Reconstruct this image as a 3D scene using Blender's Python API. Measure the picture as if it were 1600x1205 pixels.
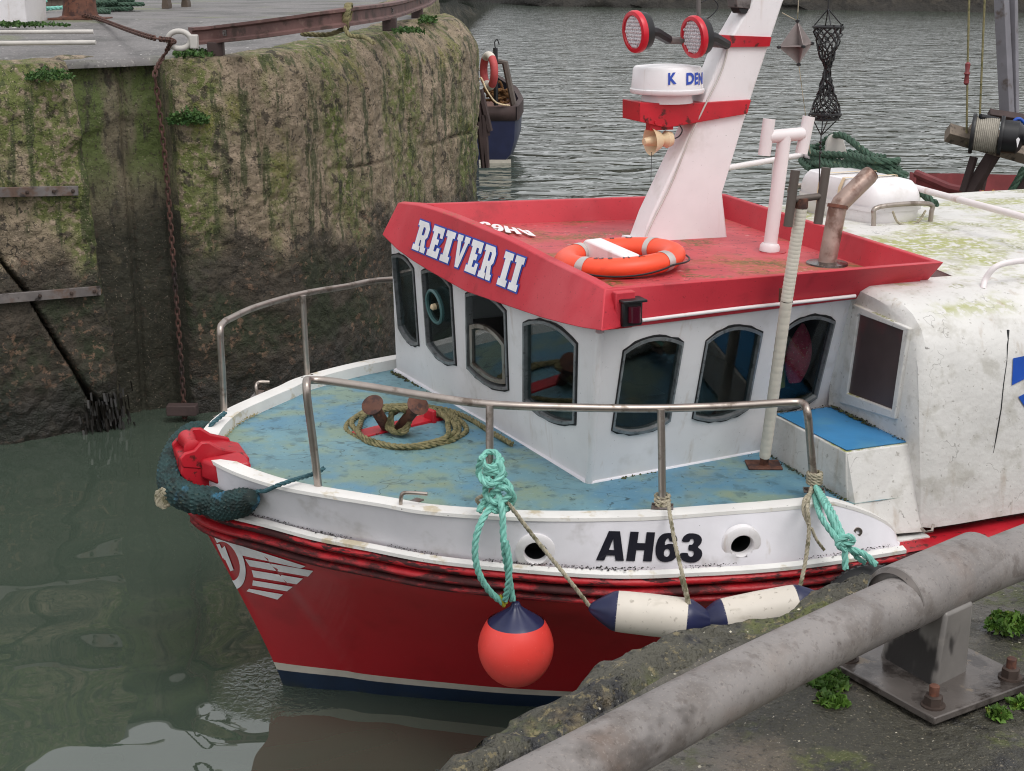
import bpy, bmesh, math, random
import numpy as np
from mathutils import Vector, Matrix
from mathutils.geometry import tessellate_polygon
from mathutils.bvhtree import BVHTree

random.seed(7); np.random.seed(7)
R = math.radians
scene = bpy.context.scene
col = scene.collection
for o in list(bpy.data.objects): bpy.data.objects.remove(o)

# ------------------------------------------------------------------ camera
F, PITCH, H = 2280.0, R(16), 4.1
CP, SP = math.cos(PITCH), math.sin(PITCH)
cam = bpy.data.cameras.new('camera'); camo = bpy.data.objects.new('camera', cam); col.objects.link(camo)
cam.sensor_width = 36; cam.lens = F / 1600 * 36; cam.clip_start = .05; cam.clip_end = 2000
camo.location = (0, 0, H); camo.rotation_euler = (R(90) - PITCH, 0, 0)
scene.camera = camo
scene.render.resolution_x = 1024; scene.render.resolution_y = 771

# ------------------------------------------------------------------ sky, sun, exposure
world = bpy.data.worlds.new('World'); scene.world = world; world.use_nodes = True
wn = world.node_tree; wn.nodes.clear()
sky = wn.nodes.new('ShaderNodeTexSky'); sky.sky_type = 'NISHITA'; sky.sun_disc = False
SUN_EL, SUN_AZ = R(58), R(150)
sky.sun_elevation = SUN_EL; sky.sun_rotation = SUN_AZ; sky.dust_density = 6; sky.air_density = 1.0
hs = wn.nodes.new('ShaderNodeHueSaturation'); hs.inputs['Saturation'].default_value = .12
mx = wn.nodes.new('ShaderNodeMix'); mx.data_type = 'RGBA'; mx.inputs[0].default_value = .6
mx.inputs[7].default_value = (9.5, 9.5, 9.8, 1)          # even overcast cloud
bg = wn.nodes.new('ShaderNodeBackground'); bg.inputs[1].default_value = .10
wo = wn.nodes.new('ShaderNodeOutputWorld')
wn.links.new(sky.outputs[0], hs.inputs['Color']); wn.links.new(hs.outputs[0], mx.inputs[6])
wn.links.new(mx.outputs[2], bg.inputs[0]); wn.links.new(bg.outputs[0], wo.inputs[0])
sl = bpy.data.lights.new('sun', 'SUN'); sl.energy = .8; sl.angle = R(25); sl.color = (1, .97, .93)
so_ = bpy.data.objects.new('sun', sl); col.objects.link(so_)
so_.rotation_euler = (R(90) - SUN_EL, 0, math.pi - SUN_AZ)
scene.view_settings.view_transform = 'Standard'; scene.view_settings.look = 'None'
scene.view_settings.gamma = 1; scene.view_settings.use_curve_mapping = False
scene.view_settings.exposure = 0.4
scene.cycles.filter_width = 1.1; scene.cycles.max_bounces = 6; scene.cycles.diffuse_bounces = 3; scene.cycles.glossy_bounces = 3; scene.cycles.transparent_max_bounces = 8

# ------------------------------------------------------------------ geometry helpers
def ray(u, v):
    x, y = (u - 800) / F, -(v - 602.5) / F
    return Vector((x, CP + y * SP, -SP + y * CP))
CAM = Vector((0, 0, H))
def W(u, v, z):
    d = ray(u, v); return CAM + d * ((z - H) / d.z)
def WY(u, v, y):
    d = ray(u, v); return CAM + d * (y / d.y)
def PX(p):
    q = Vector(p) - CAM; c = q.y * CP - q.z * SP; up = q.y * SP + q.z * CP
    return 800 + F * q.x / c, 602.5 - F * up / c
def PL(u, v, p0, nrm):
    d = ray(u, v); return CAM + d * ((Vector(p0) - CAM).dot(nrm) / d.dot(nrm))
TH, BC = .378, 8.386
BA = Vector((math.cos(TH), math.sin(TH), 0)); BN = Vector((math.sin(TH), -math.cos(TH), 0)); BO = Vector((0, BC, 0))
def B(s, n, z): return BO + BA * s + BN * n + Vector((0, 0, z))          # boat frame: aft, port, up
def BL(p): q = Vector(p) - BO; return q.dot(BA), q.dot(BN), p[2]
def PN(u, v, n): return PL(u, v, B(0, n, 0), BN)
def PS(u, v, s): return PL(u, v, B(s, 0, 0), BA)
def VUP(b, v):                                                            # height straight above b that shows at row v
    lo, hi = 0, 8
    for _ in range(40):
        m = (lo + hi) / 2
        if PX((b[0], b[1], m))[1] > v: lo = m
        else: hi = m
    return Vector((b[0], b[1], lo))

ORG = {}
class MB:
    def __init__(s): s.v = []; s.f = []
    def add(s, vs, fs):
        o = len(s.v); s.v += [tuple(x) for x in vs]; s.f += [tuple(i + o for i in f) for f in fs]; return s
    def box(s, c, size, ax=None):
        c = Vector(c); ax = ax or (Vector((1,0,0)), Vector((0,1,0)), Vector((0,0,1)))
        h = [x / 2 for x in size]; vs = []
        for k in (-1, 1):
            for j in (-1, 1):
                for i in (-1, 1): vs.append(c + ax[0]*(i*h[0]) + ax[1]*(j*h[1]) + ax[2]*(k*h[2]))
        return s.add(vs, [(0,2,3,1),(4,5,7,6),(0,1,5,4),(2,6,7,3),(0,4,6,2),(1,3,7,5)])
    def tube(s, path, r, n=10, caps=True, closed=False):
        path = [Vector(p) for p in path]; N = len(path); rr = r if isinstance(r, (list, tuple)) else [r]*N
        vs = []; fs = []; up = None
        for i, p in enumerate(path):
            a = path[(i-1) % N] if (closed or i) else p; b = path[(i+1) % N] if (closed or i < N-1) else p
            t = (b - a).normalized()
            if up is None:
                up = Vector((0,0,1)) if abs(t.z) < .9 else Vector((1,0,0))
            up = (up - t * up.dot(t)).normalized(); sd = t.cross(up)
            for k in range(n):
                an = 2*math.pi*k/n; vs.append(p + (up*math.cos(an) + sd*math.sin(an))*rr[i])
        for i in range(N if closed else N-1):
            j = (i+1) % N
            for k in range(n): fs.append((i*n+k, i*n+(k+1) % n, j*n+(k+1) % n, j*n+k))
        if caps and not closed:
            fs.append(tuple(range(n-1, -1, -1))); fs.append(tuple((N-1)*n + k for k in range(n)))
        return s.add(vs, fs)
    def lathe(s, prof, c, axis=(0,0,1), n=32, cap=True):
        c = Vector(c); ax = Vector(axis).normalized()
        u = Vector((0,0,1)) if abs(ax.z) < .9 else Vector((1,0,0)); u = (u - ax*u.dot(ax)).normalized(); w = ax.cross(u)
        vs = []; fs = []
        for r, h in prof:
            for k in range(n):
                a = 2*math.pi*k/n; vs.append(c + ax*h + (u*math.cos(a) + w*math.sin(a))*max(r, 1e-4))
        for i in range(len(prof)-1):
            for k in range(n): fs.append((i*n+k, i*n+(k+1) % n, (i+1)*n+(k+1) % n, (i+1)*n+k))
        if cap:
            fs.append(tuple(range(n-1, -1, -1))); fs.append(tuple((len(prof)-1)*n + k for k in range(n)))
        return s.add(vs, fs)
    def prism(s, poly, ext):                                              # world polygon extruded by a vector
        ext = Vector(ext); n = len(poly); vs = [Vector(p) for p in poly] + [Vector(p) + ext for p in poly]
        tri = tessellate_polygon([[Vector(p) for p in poly]])
        fs = [tuple(t) for t in tri] + [tuple(i + n for i in reversed(t)) for t in tri]
        fs += [(i, (i+1) % n, (i+1) % n + n, i + n) for i in range(n)]
        return s.add(vs, fs)
    def holed(s, loops, ext=None):
        flat = [Vector(p) for l in loops for p in l]; tri = [tuple(t) for t in tessellate_polygon([[Vector(p) for p in l] for l in loops])]
        s.add(flat, tri)
        if ext is not None:
            ext = Vector(ext); s.add([p + ext for p in flat], [t[::-1] for t in tri])
            for l in loops:
                n = len(l); s.add([Vector(p) for p in l] + [Vector(p) + ext for p in l], [(i, (i+1) % n, (i+1) % n + n, i+n) for i in range(n)])
        return s
    def rows(s, rows, closed=False):
        n = len(rows[0]); vs = [p for r in rows for p in r]; fs = []
        for i in range(len(rows)-1):
            for k in range(n if closed else n-1): fs.append((i*n+k, i*n+(k+1) % n, (i+1)*n+(k+1) % n, (i+1)*n+k))
        return s.add(vs, fs)
    def build(s, name, m, parent=None, org=None, smooth=40, bevel=0, fix=True, data=None):
        if parent is not None: o0 = ORG[parent.name]
        else:
            if org is None:
                a = np.array(s.v); org = (a[:,0].mean(), a[:,1].mean(), a[:,2].min())
            o0 = Vector(org)
        me = bpy.data.meshes.new(name)
        me.from_pydata([(x-o0[0], y-o0[1], z-o0[2]) for x, y, z in s.v], [], s.f)
        if fix:
            bm = bmesh.new(); bm.from_mesh(me); bmesh.ops.remove_doubles(bm, verts=bm.verts, dist=1e-5)
            bmesh.ops.recalc_face_normals(bm, faces=bm.faces); bm.to_mesh(me); bm.free()
        if smooth:
            me.polygons.foreach_set('use_smooth', [True]*len(me.polygons)); me.set_sharp_from_angle(angle=R(smooth))
        me.materials.append(m)
        o = bpy.data.objects.new(name, me); col.objects.link(o)
        if parent is not None: o.parent = parent
        else: o.location = o0
        ORG[o.name] = o0
        if bevel:
            b = o.modifiers.new('bevel', 'BEVEL'); b.width = bevel; b.segments = 2; b.limit_method = 'ANGLE'; b.angle_limit = R(35)
        return o
def tag(o, label, cat, group=None):
    o['label'] = label; o['category'] = cat
    if group: o['group'] = group
    return o
def struct(o, kind='structure'): o['kind'] = kind; return o
def thing(name, loc, label, cat, group=None):
    o = bpy.data.objects.new(name, None); col.objects.link(o); o.location = loc; o.empty_display_size = .1
    ORG[o.name] = Vector(loc); return tag(o, label, cat, group)
def smoothpath(pts, n=8, closed=False):                                   # Catmull-Rom
    P = [Vector(p) for p in pts]; N = len(P); out = []
    for i in range(N if closed else N-1):
        p0 = P[(i-1) % N] if (closed or i) else P[0]; p1 = P[i]; p2 = P[(i+1) % N]; p3 = P[(i+2) % N] if (closed or i+2 < N) else P[-1]
        for k in range(n):
            t = k/n; out.append(.5*((2*p1) + (p2-p0)*t + (2*p0-5*p1+4*p2-p3)*t*t + (3*p1-p0-3*p2+p3)*t**3))
    if not closed: out.append(P[-1])
    return out
def resample(path, step):
    out = [path[0]]; acc = 0
    for a, b in zip(path, path[1:]):
        L = (b-a).length
        if L < 1e-9: continue
        d = step - acc
        while d <= L: out.append(a + (b-a)*(d/L)); d += step
        acc = (acc + L) % step
    if (out[-1]-path[-1]).length > step*.3: out.append(path[-1])
    return out
def rope(mb, pts, r, pitch=None, strands=3, sm=8, closed=False):          # laid rope: strands wound round the path
    pitch = pitch or r*7
    path = resample(smoothpath(pts, sm, closed) + ([Vector(pts[0])] if closed else []), max(pitch/9, .004))
    if len(path) < 2: return mb
    up = None; fr = []
    for i, p in enumerate(path):
        t = (path[min(i+1, len(path)-1)] - path[max(i-1, 0)]).normalized()
        if up is None: up = Vector((0,0,1)) if abs(t.z) < .9 else Vector((1,0,0))
        up = (up - t*up.dot(t)).normalized(); fr.append((up.copy(), t.cross(up)))
    d = 0; ds = []
    for i in range(len(path)):
        if i: d += (path[i]-path[i-1]).length
        ds.append(d)
    for k in range(strands):
        q = []
        for i, p in enumerate(path):
            a = 2*math.pi*(ds[i]/pitch + k/strands); q.append(p + (fr[i][0]*math.cos(a) + fr[i][1]*math.sin(a))*r*.5)
        mb.tube(q, r*.56, 6)
    return mb
# smooth value noise for displaced surfaces
def _h(i, j, k):
    n = (i*374761393 + j*668265263 + k*1274126177) & 0xffffffff
    n = ((n ^ (n >> 13))*1274126177) & 0xffffffff
    return ((n ^ (n >> 16)) & 0xffff)/65535.0
def vn(x, y, z=0.0):
    x, y, z = np.broadcast_arrays(np.asarray(x, float), np.asarray(y, float), np.asarray(z, float))
    i, j, k = [np.floor(a).astype(np.int64) for a in (x, y, z)]
    fx, fy, fz = x-i, y-j, z-k
    fx, fy, fz = [a*a*(3-2*a) for a in (fx, fy, fz)]
    r = 0
    for a in (0, 1):
        for b in (0, 1):
            for c in (0, 1):
                r = r + _h(i+a, j+b, k+c)*np.where(a, fx, 1-fx)*np.where(b, fy, 1-fy)*np.where(c, fz, 1-fz)
    return r*2-1
def fbm(x, y, z=0.0, o=5, g=.5):
    r = 0; a = 1
    for q in range(o):
        r = r + a*vn(np.asarray(x)*2**q+q*17.3, np.asarray(y)*2**q+q*5.1, np.asarray(z)*2**q+q*9.7); a *= g
    return r

# ------------------------------------------------------------------ materials
def S(r, g, b):
    f = lambda c: (c/255/12.92 if c/255 <= .04045 else ((c/255+.055)/1.055)**2.4)
    return (f(r), f(g), f(b), 1)
def M(name, base, rough=.6, metal=0, var=.12, vscale=4, layers=(), bump=None, coat=0, spec=.5, ior=1.5, rvar=0):
    m = bpy.data.materials.new(name); m.use_nodes = True; nt = m.node_tree; nt.nodes.clear(); N = nt.nodes.new; L = nt.links.new
    out = N('ShaderNodeOutputMaterial'); p = N('ShaderNodeBsdfPrincipled'); L(p.outputs[0], out.inputs[0])
    geo = N('ShaderNodeNewGeometry'); pos = geo.outputs['Position']
    def noise(scale, detail=4, stretch=None, off=0, rg=.55):
        src = pos
        if stretch or off:
            mp = N('ShaderNodeMapping'); L(pos, mp.inputs[0]); mp.inputs['Scale'].default_value = stretch or (1,1,1); mp.inputs['Location'].default_value = (off, off*1.7, off*.6); src = mp.outputs[0]
        t = N('ShaderNodeTexNoise'); t.inputs['Scale'].default_value = scale; t.inputs['Detail'].default_value = detail; t.inputs['Roughness'].default_value = rg
        L(src, t.inputs['Vector']); return t.outputs['Fac']
    def rng(fac, lo, hi, a=0, b=1):
        r = N('ShaderNodeMapRange'); r.interpolation_type = 'SMOOTHSTEP'; L(fac, r.inputs[0])
        for i, x in zip((1,2,3,4), (lo, hi, a, b)): r.inputs[i].default_value = x
        return r.outputs[0]
    def math_(op, a, b):
        n = N('ShaderNodeMath'); n.operation = op
        for i, x in enumerate((a, b)):
            if isinstance(x, (int, float)): n.inputs[i].default_value = x
            else: L(x, n.inputs[i])
        return n.outputs[0]
    n0 = noise(vscale, 4)
    mixn = N('ShaderNodeMix'); mixn.data_type = 'RGBA'; L(rng(n0, .3, .7), mixn.inputs[0])
    mixn.inputs[6].default_value = tuple(c*(1-var) for c in base[:3]) + (1,); mixn.inputs[7].default_value = tuple(min(1, c*(1+var)) for c in base[:3]) + (1,)
    c = mixn.outputs[2]; ro = None
    sep = None
    for i, l in enumerate(layers):
        fac = None if 'line' in l else rng(noise(l.get('scale', 4), l.get('detail', 4), l.get('stretch'), l.get('off', 3.1*(i+1)), l.get('rg', .6)), l.get('lo', 0), l.get('hi', 1), 0, l.get('amt', 1))
        if 'line' in l:
            nn_ = noise(l['scale'], l.get('detail', 4), l.get('stretch'), l.get('off', 3.1*(i+1)), .5)
            fac = rng(math_('ABSOLUTE', math_('SUBTRACT', nn_, .5), 0.), l['line'], l['line']*.3, 0, l.get('amt', 1))
        if 'scale2' in l: fac = math_('MULTIPLY', fac, rng(noise(l['scale2'], 3, None, 7.7*(i+1)), l.get('lo2', .45), l.get('hi2', .6)))
        if 'z' in l:
            if sep is None: sep = N('ShaderNodeSeparateXYZ'); L(pos, sep.inputs[0])
            zj = math_('ADD', sep.outputs[2], math_('MULTIPLY', math_('SUBTRACT', noise(l.get('zn', 1.2), 4, None, 2.2*(i+1)), .5), l.get('zj', .0)))
            fac = math_('MULTIPLY', fac, rng(zj, l['z'][0], l['z'][1]))
        if 'nz' in l:
            sn = N('ShaderNodeSeparateXYZ'); L(geo.outputs['Normal'], sn.inputs[0]); fac = math_('MULTIPLY', fac, rng(sn.outputs[2], l['nz'][0], l['nz'][1]))
        k = N('ShaderNodeMix'); k.data_type = 'RGBA'; L(fac, k.inputs[0]); L(c, k.inputs[6]); k.inputs[7].default_value = l['col']; c = k.outputs[2]
        if 'rough' in l:
            q = N('ShaderNodeMix'); L(fac, q.inputs[0])
            if ro is None: q.inputs[2].default_value = rough
            else: L(ro, q.inputs[2])
            q.inputs[3].default_value = l['rough']; ro = q.outputs[0]
    L(c, p.inputs['Base Color'])
    if ro is not None: L(ro, p.inputs['Roughness'])
    elif rvar: L(rng(noise(vscale*2.3, 4, None, 11), .3, .7, rough-rvar, rough+rvar), p.inputs['Roughness'])
    else: p.inputs['Roughness'].default_value = rough
    p.inputs['Metallic'].default_value = metal; p.inputs['Coat Weight'].default_value = coat; p.inputs['Specular IOR Level'].default_value = spec; p.inputs['IOR'].default_value = ior
    if bump:
        prev = None
        for (sc, st, dist) in (bump if isinstance(bump[0], tuple) else (bump,)):
            bn = N('ShaderNodeBump'); bn.inputs['Strength'].default_value = st; bn.inputs['Distance'].default_value = dist; L(noise(sc, 3, None, 1.3), bn.inputs['Height'])
            if prev is not None: L(prev, bn.inputs['Normal'])
            prev = bn.outputs[0]
        L(prev, p.inputs['Normal'])
    return m
grime = dict(col=S(120,112,92), scale=5, lo=.56, hi=.78, amt=.35)
rustrun = dict(col=S(120,70,35), scale=7, lo=.66, hi=.78, stretch=(1,1,.12), amt=.35)
MT = {}
MT['white'] = M('white_paint', S(228,226,230), .42, var=.05, vscale=3, layers=[grime, dict(col=S(150,132,95), scale=9, lo=.63, hi=.8, stretch=(1,1,.1), amt=.3), dict(col=S(60,56,48), scale=60, lo=.72, hi=.78, amt=.6)], bump=((9,.25,.01),(90,.1,.002)))
MT['white_clean'] = M('clean_white_paint', S(230,227,228), .42, var=.04, vscale=3, layers=[dict(col=S(170,163,150), scale=4, lo=.55, hi=.75, amt=.35), dict(col=S(160,128,90), scale=9, lo=.60, hi=.74, stretch=(1.5,1.5,.08), amt=.25), dict(col=S(90,80,70), scale=70, lo=.69, hi=.73, amt=.6)], bump=((3,.25,.02),(40,.15,.002)))
MT['bulwark'] = M('white_bulwark_paint', S(226,224,229), .45, var=.05, layers=[grime, dict(col=S(150,125,70), scale=12, lo=.66, hi=.8, stretch=(1,1,.12), amt=.35), dict(col=S(50,48,40), scale=75, lo=.73, hi=.78, amt=.7)], bump=((7,.2,.008),(120,.12,.002)))
MT['cap'] = M('gunwale_cap_paint', S(226,224,220), .5, var=.05, layers=[dict(col=S(165,140,60), scale=6, lo=.56, hi=.68, amt=.55), dict(col=S(70,64,46), scale=50, lo=.68, hi=.75, amt=.7)], bump=(60,.15,.003))
MT['shelter'] = M('weathered_white_shelter', S(212,210,206), .55, var=.07, vscale=2, layers=[dict(col=S(150,154,62), scale=1.8, lo=.44, hi=.60, amt=.85, nz=(.7,.95), scale2=26, lo2=.36, hi2=.56), dict(col=S(120,122,40), scale=3.4, lo=.56, hi=.66, amt=.8, nz=(.7,.95), scale2=40, lo2=.42, hi2=.55), dict(col=S(168,164,152), scale=7, lo=.5, hi=.68, amt=.5), dict(col=S(120,114,102), scale=36, lo=.62, hi=.70, amt=.5), dict(col=S(96,92,84), scale=3.0, line=.004, amt=.5, scale2=3.0, lo2=.54, hi2=.62), dict(col=S(150,124,90), scale=6, lo=.58, hi=.74, stretch=(1.6,1.6,.10), amt=.4), dict(col=S(66,62,54), scale=16, lo=.71, hi=.75, amt=.7)], bump=((6,.5,.02),(34,.4,.006),(120,.3,.002)))
MT['roofred'] = M('faded_red_roof', S(190,44,58), .55, var=.08, vscale=2, layers=[dict(col=S(204,84,92), scale=1.6, lo=.45, hi=.7, amt=.6, nz=(-.2,.6)), dict(col=S(150,34,44), scale=5, lo=.55, hi=.7, amt=.5), dict(col=S(80,24,26), scale=70, lo=.64, hi=.70, amt=.6), dict(col=S(120,96,50), scale=3, lo=.55, hi=.68, amt=.5, scale2=40, lo2=.45, hi2=.6, nz=(.2,.8))], bump=((6,.2,.01),(90,.25,.002)))
MT['rooffloor'] = M('red_roof_floor', S(190,72,78), .55, var=.12, vscale=3, layers=[dict(col=S(196,96,98), scale=4, lo=.5, hi=.7, amt=.5), dict(col=S(134,104,60), scale=1.5, lo=.48, hi=.62, amt=.7, rough=.8, scale2=24, lo2=.34, hi2=.54), dict(col=S(96,90,36), scale=2.4, lo=.54, hi=.63, amt=.85, scale2=40, lo2=.40, hi2=.54), dict(col=S(232,220,214), scale=6, lo=.66, hi=.70, amt=.85, stretch=(1,2.5,1)), dict(col=S(60,22,22), scale=26, lo=.62, hi=.68, amt=.7), dict(col=S(70,26,24), scale=2.0, line=.006, stretch=(1,3,1), amt=.8)], bump=((9,.4,.012),(80,.4,.003)))
MT['hullred'] = M('red_hull_gloss', S(180,26,38), .25, var=.06, vscale=1.5, layers=[dict(col=S(134,18,26), scale=3, lo=.5, hi=.75, amt=.4), dict(col=S(196,70,76), scale=14, lo=.66, hi=.74, amt=.3, stretch=(1,1,3))], bump=(2.5,.08,.01), coat=.3)
MT['railred'] = M('scuffed_red_rub_rail', S(176,26,36), .45, var=.12, vscale=5, layers=[dict(col=S(22,16,16), scale=5, lo=.47, hi=.56, stretch=(1,1,5), amt=.92, rough=.8, rg=.72), dict(col=S(225,110,110), scale=26, lo=.69, hi=.74, amt=.6)], bump=((16,.5,.012),(70,.3,.004)))
MT['stripe'] = M('off_white_stripe', S(205,198,185), .45, layers=[grime])
MT['boot'] = M('navy_boot_topping', S(24,42,66), .4, var=.2, layers=[dict(col=S(46,52,34), scale=6, lo=.5, hi=.65, amt=.7, z=(.06,-.02))])
MT['deck'] = M('worn_blue_deck', S(104,142,152), .5, var=.12, vscale=2.5, layers=[dict(col=S(72,126,160), scale=1.1, lo=.48, hi=.66, amt=.6), dict(col=S(130,148,122), scale=2.6, lo=.46, hi=.64, amt=.75), dict(col=S(146,146,96), scale=1.7, lo=.58, hi=.74, amt=.5), dict(col=S(70,100,108), scale=9, lo=.54, hi=.66, amt=.55), dict(col=S(150,172,176), scale=40, lo=.62, hi=.7, amt=.4), dict(col=S(38,62,58), scale=26, lo=.62, hi=.69, amt=.7), dict(col=S(36,60,66), scale=.9, line=.003, amt=.7, stretch=(1,2,1), scale2=2.0, lo2=.42, hi2=.5), dict(col=S(44,70,74), scale=2.4, line=.004, amt=.5, scale2=1.5, lo2=.54, hi2=.6)], bump=((8,.4,.01),(70,.4,.003)))
MT['deckblue'] = M('blue_deck_paint', S(62,132,182), .45, var=.1, vscale=3, layers=[dict(col=S(96,150,170), scale=3, lo=.52, hi=.7, amt=.5), dict(col=S(70,84,50), scale=9, lo=.66, hi=.74, amt=.6)], bump=(30,.2,.004))
MT['steel'] = M('stainless_tube', S(168,158,150), .34, metal=.85, var=.12, vscale=8, layers=[dict(col=S(92,78,66), scale=11, lo=.52, hi=.7, amt=.7, rough=.6)], bump=(60,.08,.001))
MT['frame'] = M('window_frame_metal', S(138,140,142), .42, metal=.5, var=.2, vscale=14, layers=[dict(col=S(54,54,56), scale=30, lo=.55, hi=.7, amt=.6)])
MT['rubber'] = M('black_rubber', S(28,28,30), .6, var=.2)
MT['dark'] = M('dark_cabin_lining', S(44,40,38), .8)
MT['brownpane'] = M('brown_painted_pane', S(74,62,62), .35, var=.15, vscale=5, layers=[dict(col=S(110,55,58), scale=3, lo=.5, hi=.7, amt=.5)])
MT['black'] = M('black_plastic', S(24,24,27), .45)
MT['rust'] = M('rusty_steel', S(98,62,48), .75, var=.25, vscale=9, layers=[dict(col=S(60,38,34), scale=12, lo=.48, hi=.62), dict(col=S(140,82,58), scale=20, lo=.6, hi=.72)], bump=(60,.5,.004))
MT['rustpipe'] = M('weathered_exhaust_pipe', S(156,136,126), .45, metal=.5, var=.2, vscale=8, layers=[dict(col=S(104,76,64), scale=7, lo=.5, hi=.68), dict(col=S(190,175,165), scale=5, lo=.6, hi=.75)], bump=(50,.3,.003))
MT['redsteel'] = M('chipped_red_steel', S(180,28,42), .4, var=.15, layers=[dict(col=S(70,30,26), scale=14, lo=.58, hi=.66, amt=.9)], bump=(30,.25,.004))
MT['navyfender'] = M('navy_fender_end', S(38,42,76), .4, var=.15)
MT['orange'] = M('orange_buoy_plastic', S(232,70,62), .42, var=.04, vscale=3, layers=[dict(col=S(196,62,58), scale=9, lo=.55, hi=.7, amt=.4), dict(col=S(240,120,110), scale=60, lo=.62, hi=.7, amt=.35), dict(col=S(120,60,50), scale=5, lo=.64, hi=.74, amt=.3, z=(.35,.2), zj=.2)], bump=(50,.12,.002))
MT['fenderwhite'] = M('grubby_white_fender', S(214,206,194), .5, var=.06, layers=[dict(col=S(120,110,92), scale=30, lo=.6, hi=.7, amt=.5), dict(col=S(150,140,120), scale=12, lo=.55, hi=.75, amt=.45, stretch=(.4,1,1))])
MT['ringorange'] = M('lifebuoy_orange', S(238,82,48), .45, var=.06, vscale=4, layers=[dict(col=S(205,60,40), scale=9, lo=.58, hi=.75, amt=.4)])
MT['silver'] = M('reflective_tape', S(190,186,182), .35, metal=.3)
MT['teal'] = M('teal_polyrope', S(124,188,174), .6, var=.15, vscale=30, layers=[dict(col=S(60,120,108), scale=50, lo=.55, hi=.7, amt=.6)])
MT['green'] = M('dark_green_rope', S(52,78,62), .75, var=.2, vscale=30, layers=[dict(col=S(110,118,84), scale=40, lo=.6, hi=.72, amt=.6)])
MT['knit'] = M('dark_teal_knit', S(34,60,60), .8, var=.25, vscale=30, layers=[dict(col=S(56,112,140), scale=5, lo=.58, hi=.68, amt=.8), dict(col=S(20,30,28), scale=9, lo=.5, hi=.62, amt=.8), dict(col=S(90,96,80), scale=40, lo=.6, hi=.7, amt=.5)])
MT['tanrope'] = M('tan_green_rope', S(124,116,82), .8, var=.2, vscale=30, layers=[dict(col=S(84,84,52), scale=18, lo=.5, hi=.65)])
MT['greyrope'] = M('grey_thin_rope', S(160,152,132), .8, var=.2, vscale=40, layers=[dict(col=S(104,100,76), scale=18, lo=.5, hi=.65)])
MT['navylet'] = M('black_lettering', S(22,22,34), .4)
MT['whitelet'] = M('white_lettering', S(236,234,236), .45)
MT['bluelet'] = M('blue_lettering', S(44,76,176), .45)
MT['cream'] = M('cream_plastic', S(222,200,164), .45, var=.06)
MT['lens'] = M('led_lens', S(225,222,225), .15, var=.1, vscale=60, layers=[dict(col=S(120,118,124), scale=140, lo=.5, hi=.6, amt=.7)], bump=(160,.8,.004))
MT['lampred'] = M('red_lamp_bezel', S(196,30,48), .35)
MT['galv'] = M('galvanised_pipe', S(132,127,124), .52, metal=.2, var=.15, vscale=5, layers=[dict(col=S(96,88,82), scale=9, lo=.48, hi=.66, amt=.6), dict(col=S(118,94,78), scale=4, lo=.55, hi=.75, amt=.5), dict(col=S(150,144,138), scale=2.2, lo=.5, hi=.66, amt=.5), dict(col=S(84,74,68), scale=22, lo=.56, hi=.68, amt=.5), dict(col=S(158,148,140), scale=170, lo=.54, hi=.68, amt=.35), dict(col=S(66,58,54), scale=110, lo=.58, hi=.7, amt=.4), dict(col=S(60,54,50), scale=3.0, lo=.6, hi=.68, amt=.55, stretch=(1,1,2))], bump=((14,.15,.004),(160,.3,.0015)))
MT['galvdark'] = M('stained_post_steel', S(124,120,116), .45, metal=.25, var=.2, vscale=4, layers=[dict(col=S(38,36,36), scale=5, lo=.5, hi=.56, amt=.9, stretch=(1,1,.5)), dict(col=S(146,140,132), scale=9, lo=.6, hi=.75, amt=.6)], bump=(60,.2,.002))
MT['plate'] = M('wet_base_plate', S(98,92,88), .3, metal=.25, var=.2, vscale=6, layers=[dict(col=S(60,54,51), scale=8, lo=.46, hi=.6, rough=.1), dict(col=S(130,118,104), scale=16, lo=.6, hi=.72, rough=.6)], bump=(70,.25,.002))
MT['boltrust'] = M('rusty_bolt', S(70,58,52), .65, metal=.3, var=.25, vscale=20, bump=(120,.4,.002))
MT['quay'] = M('wet_mossy_quay', S(92,88,80), .55, var=.2, vscale=3, layers=[dict(col=S(58,56,46), scale=2.4, lo=.44, hi=.56), dict(col=S(76,82,38), scale=3.4, lo=.53, hi=.62, amt=.8, scale2=40, lo2=.38, hi2=.55), dict(col=S(112,100,86), scale=2.6, lo=.55, hi=.7, amt=.8, rough=.35), dict(col=S(34,33,33), scale=4.5, lo=.55, hi=.64, rough=.3), dict(col=S(34,32,28), scale=60, lo=.55, hi=.66, amt=.7), dict(col=S(150,140,118), scale=150, lo=.6, hi=.68, amt=.6), dict(col=S(206,198,180), scale=70, lo=.69, hi=.72, amt=.85)], bump=((26,.8,.02),(130,.8,.006)))
MT['coping'] = M('dark_coping_stone', S(72,70,60), .6, var=.25, vscale=5, layers=[dict(col=S(92,98,46), scale=3.6, lo=.46, hi=.6, amt=.8, scale2=30, lo2=.34, hi2=.54), dict(col=S(118,104,78), scale=7, lo=.58, hi=.7, amt=.8), dict(col=S(26,26,30), scale=5, lo=.52, hi=.64, rough=.4), dict(col=S(132,120,88), scale=42, lo=.57, hi=.66, amt=.7), dict(col=S(24,24,24), scale=90, lo=.56, hi=.66, amt=.7), dict(col=S(206,200,184), scale=75, lo=.69, hi=.72, amt=.85)], bump=((22,1.0,.03),(110,.9,.008)))
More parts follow.
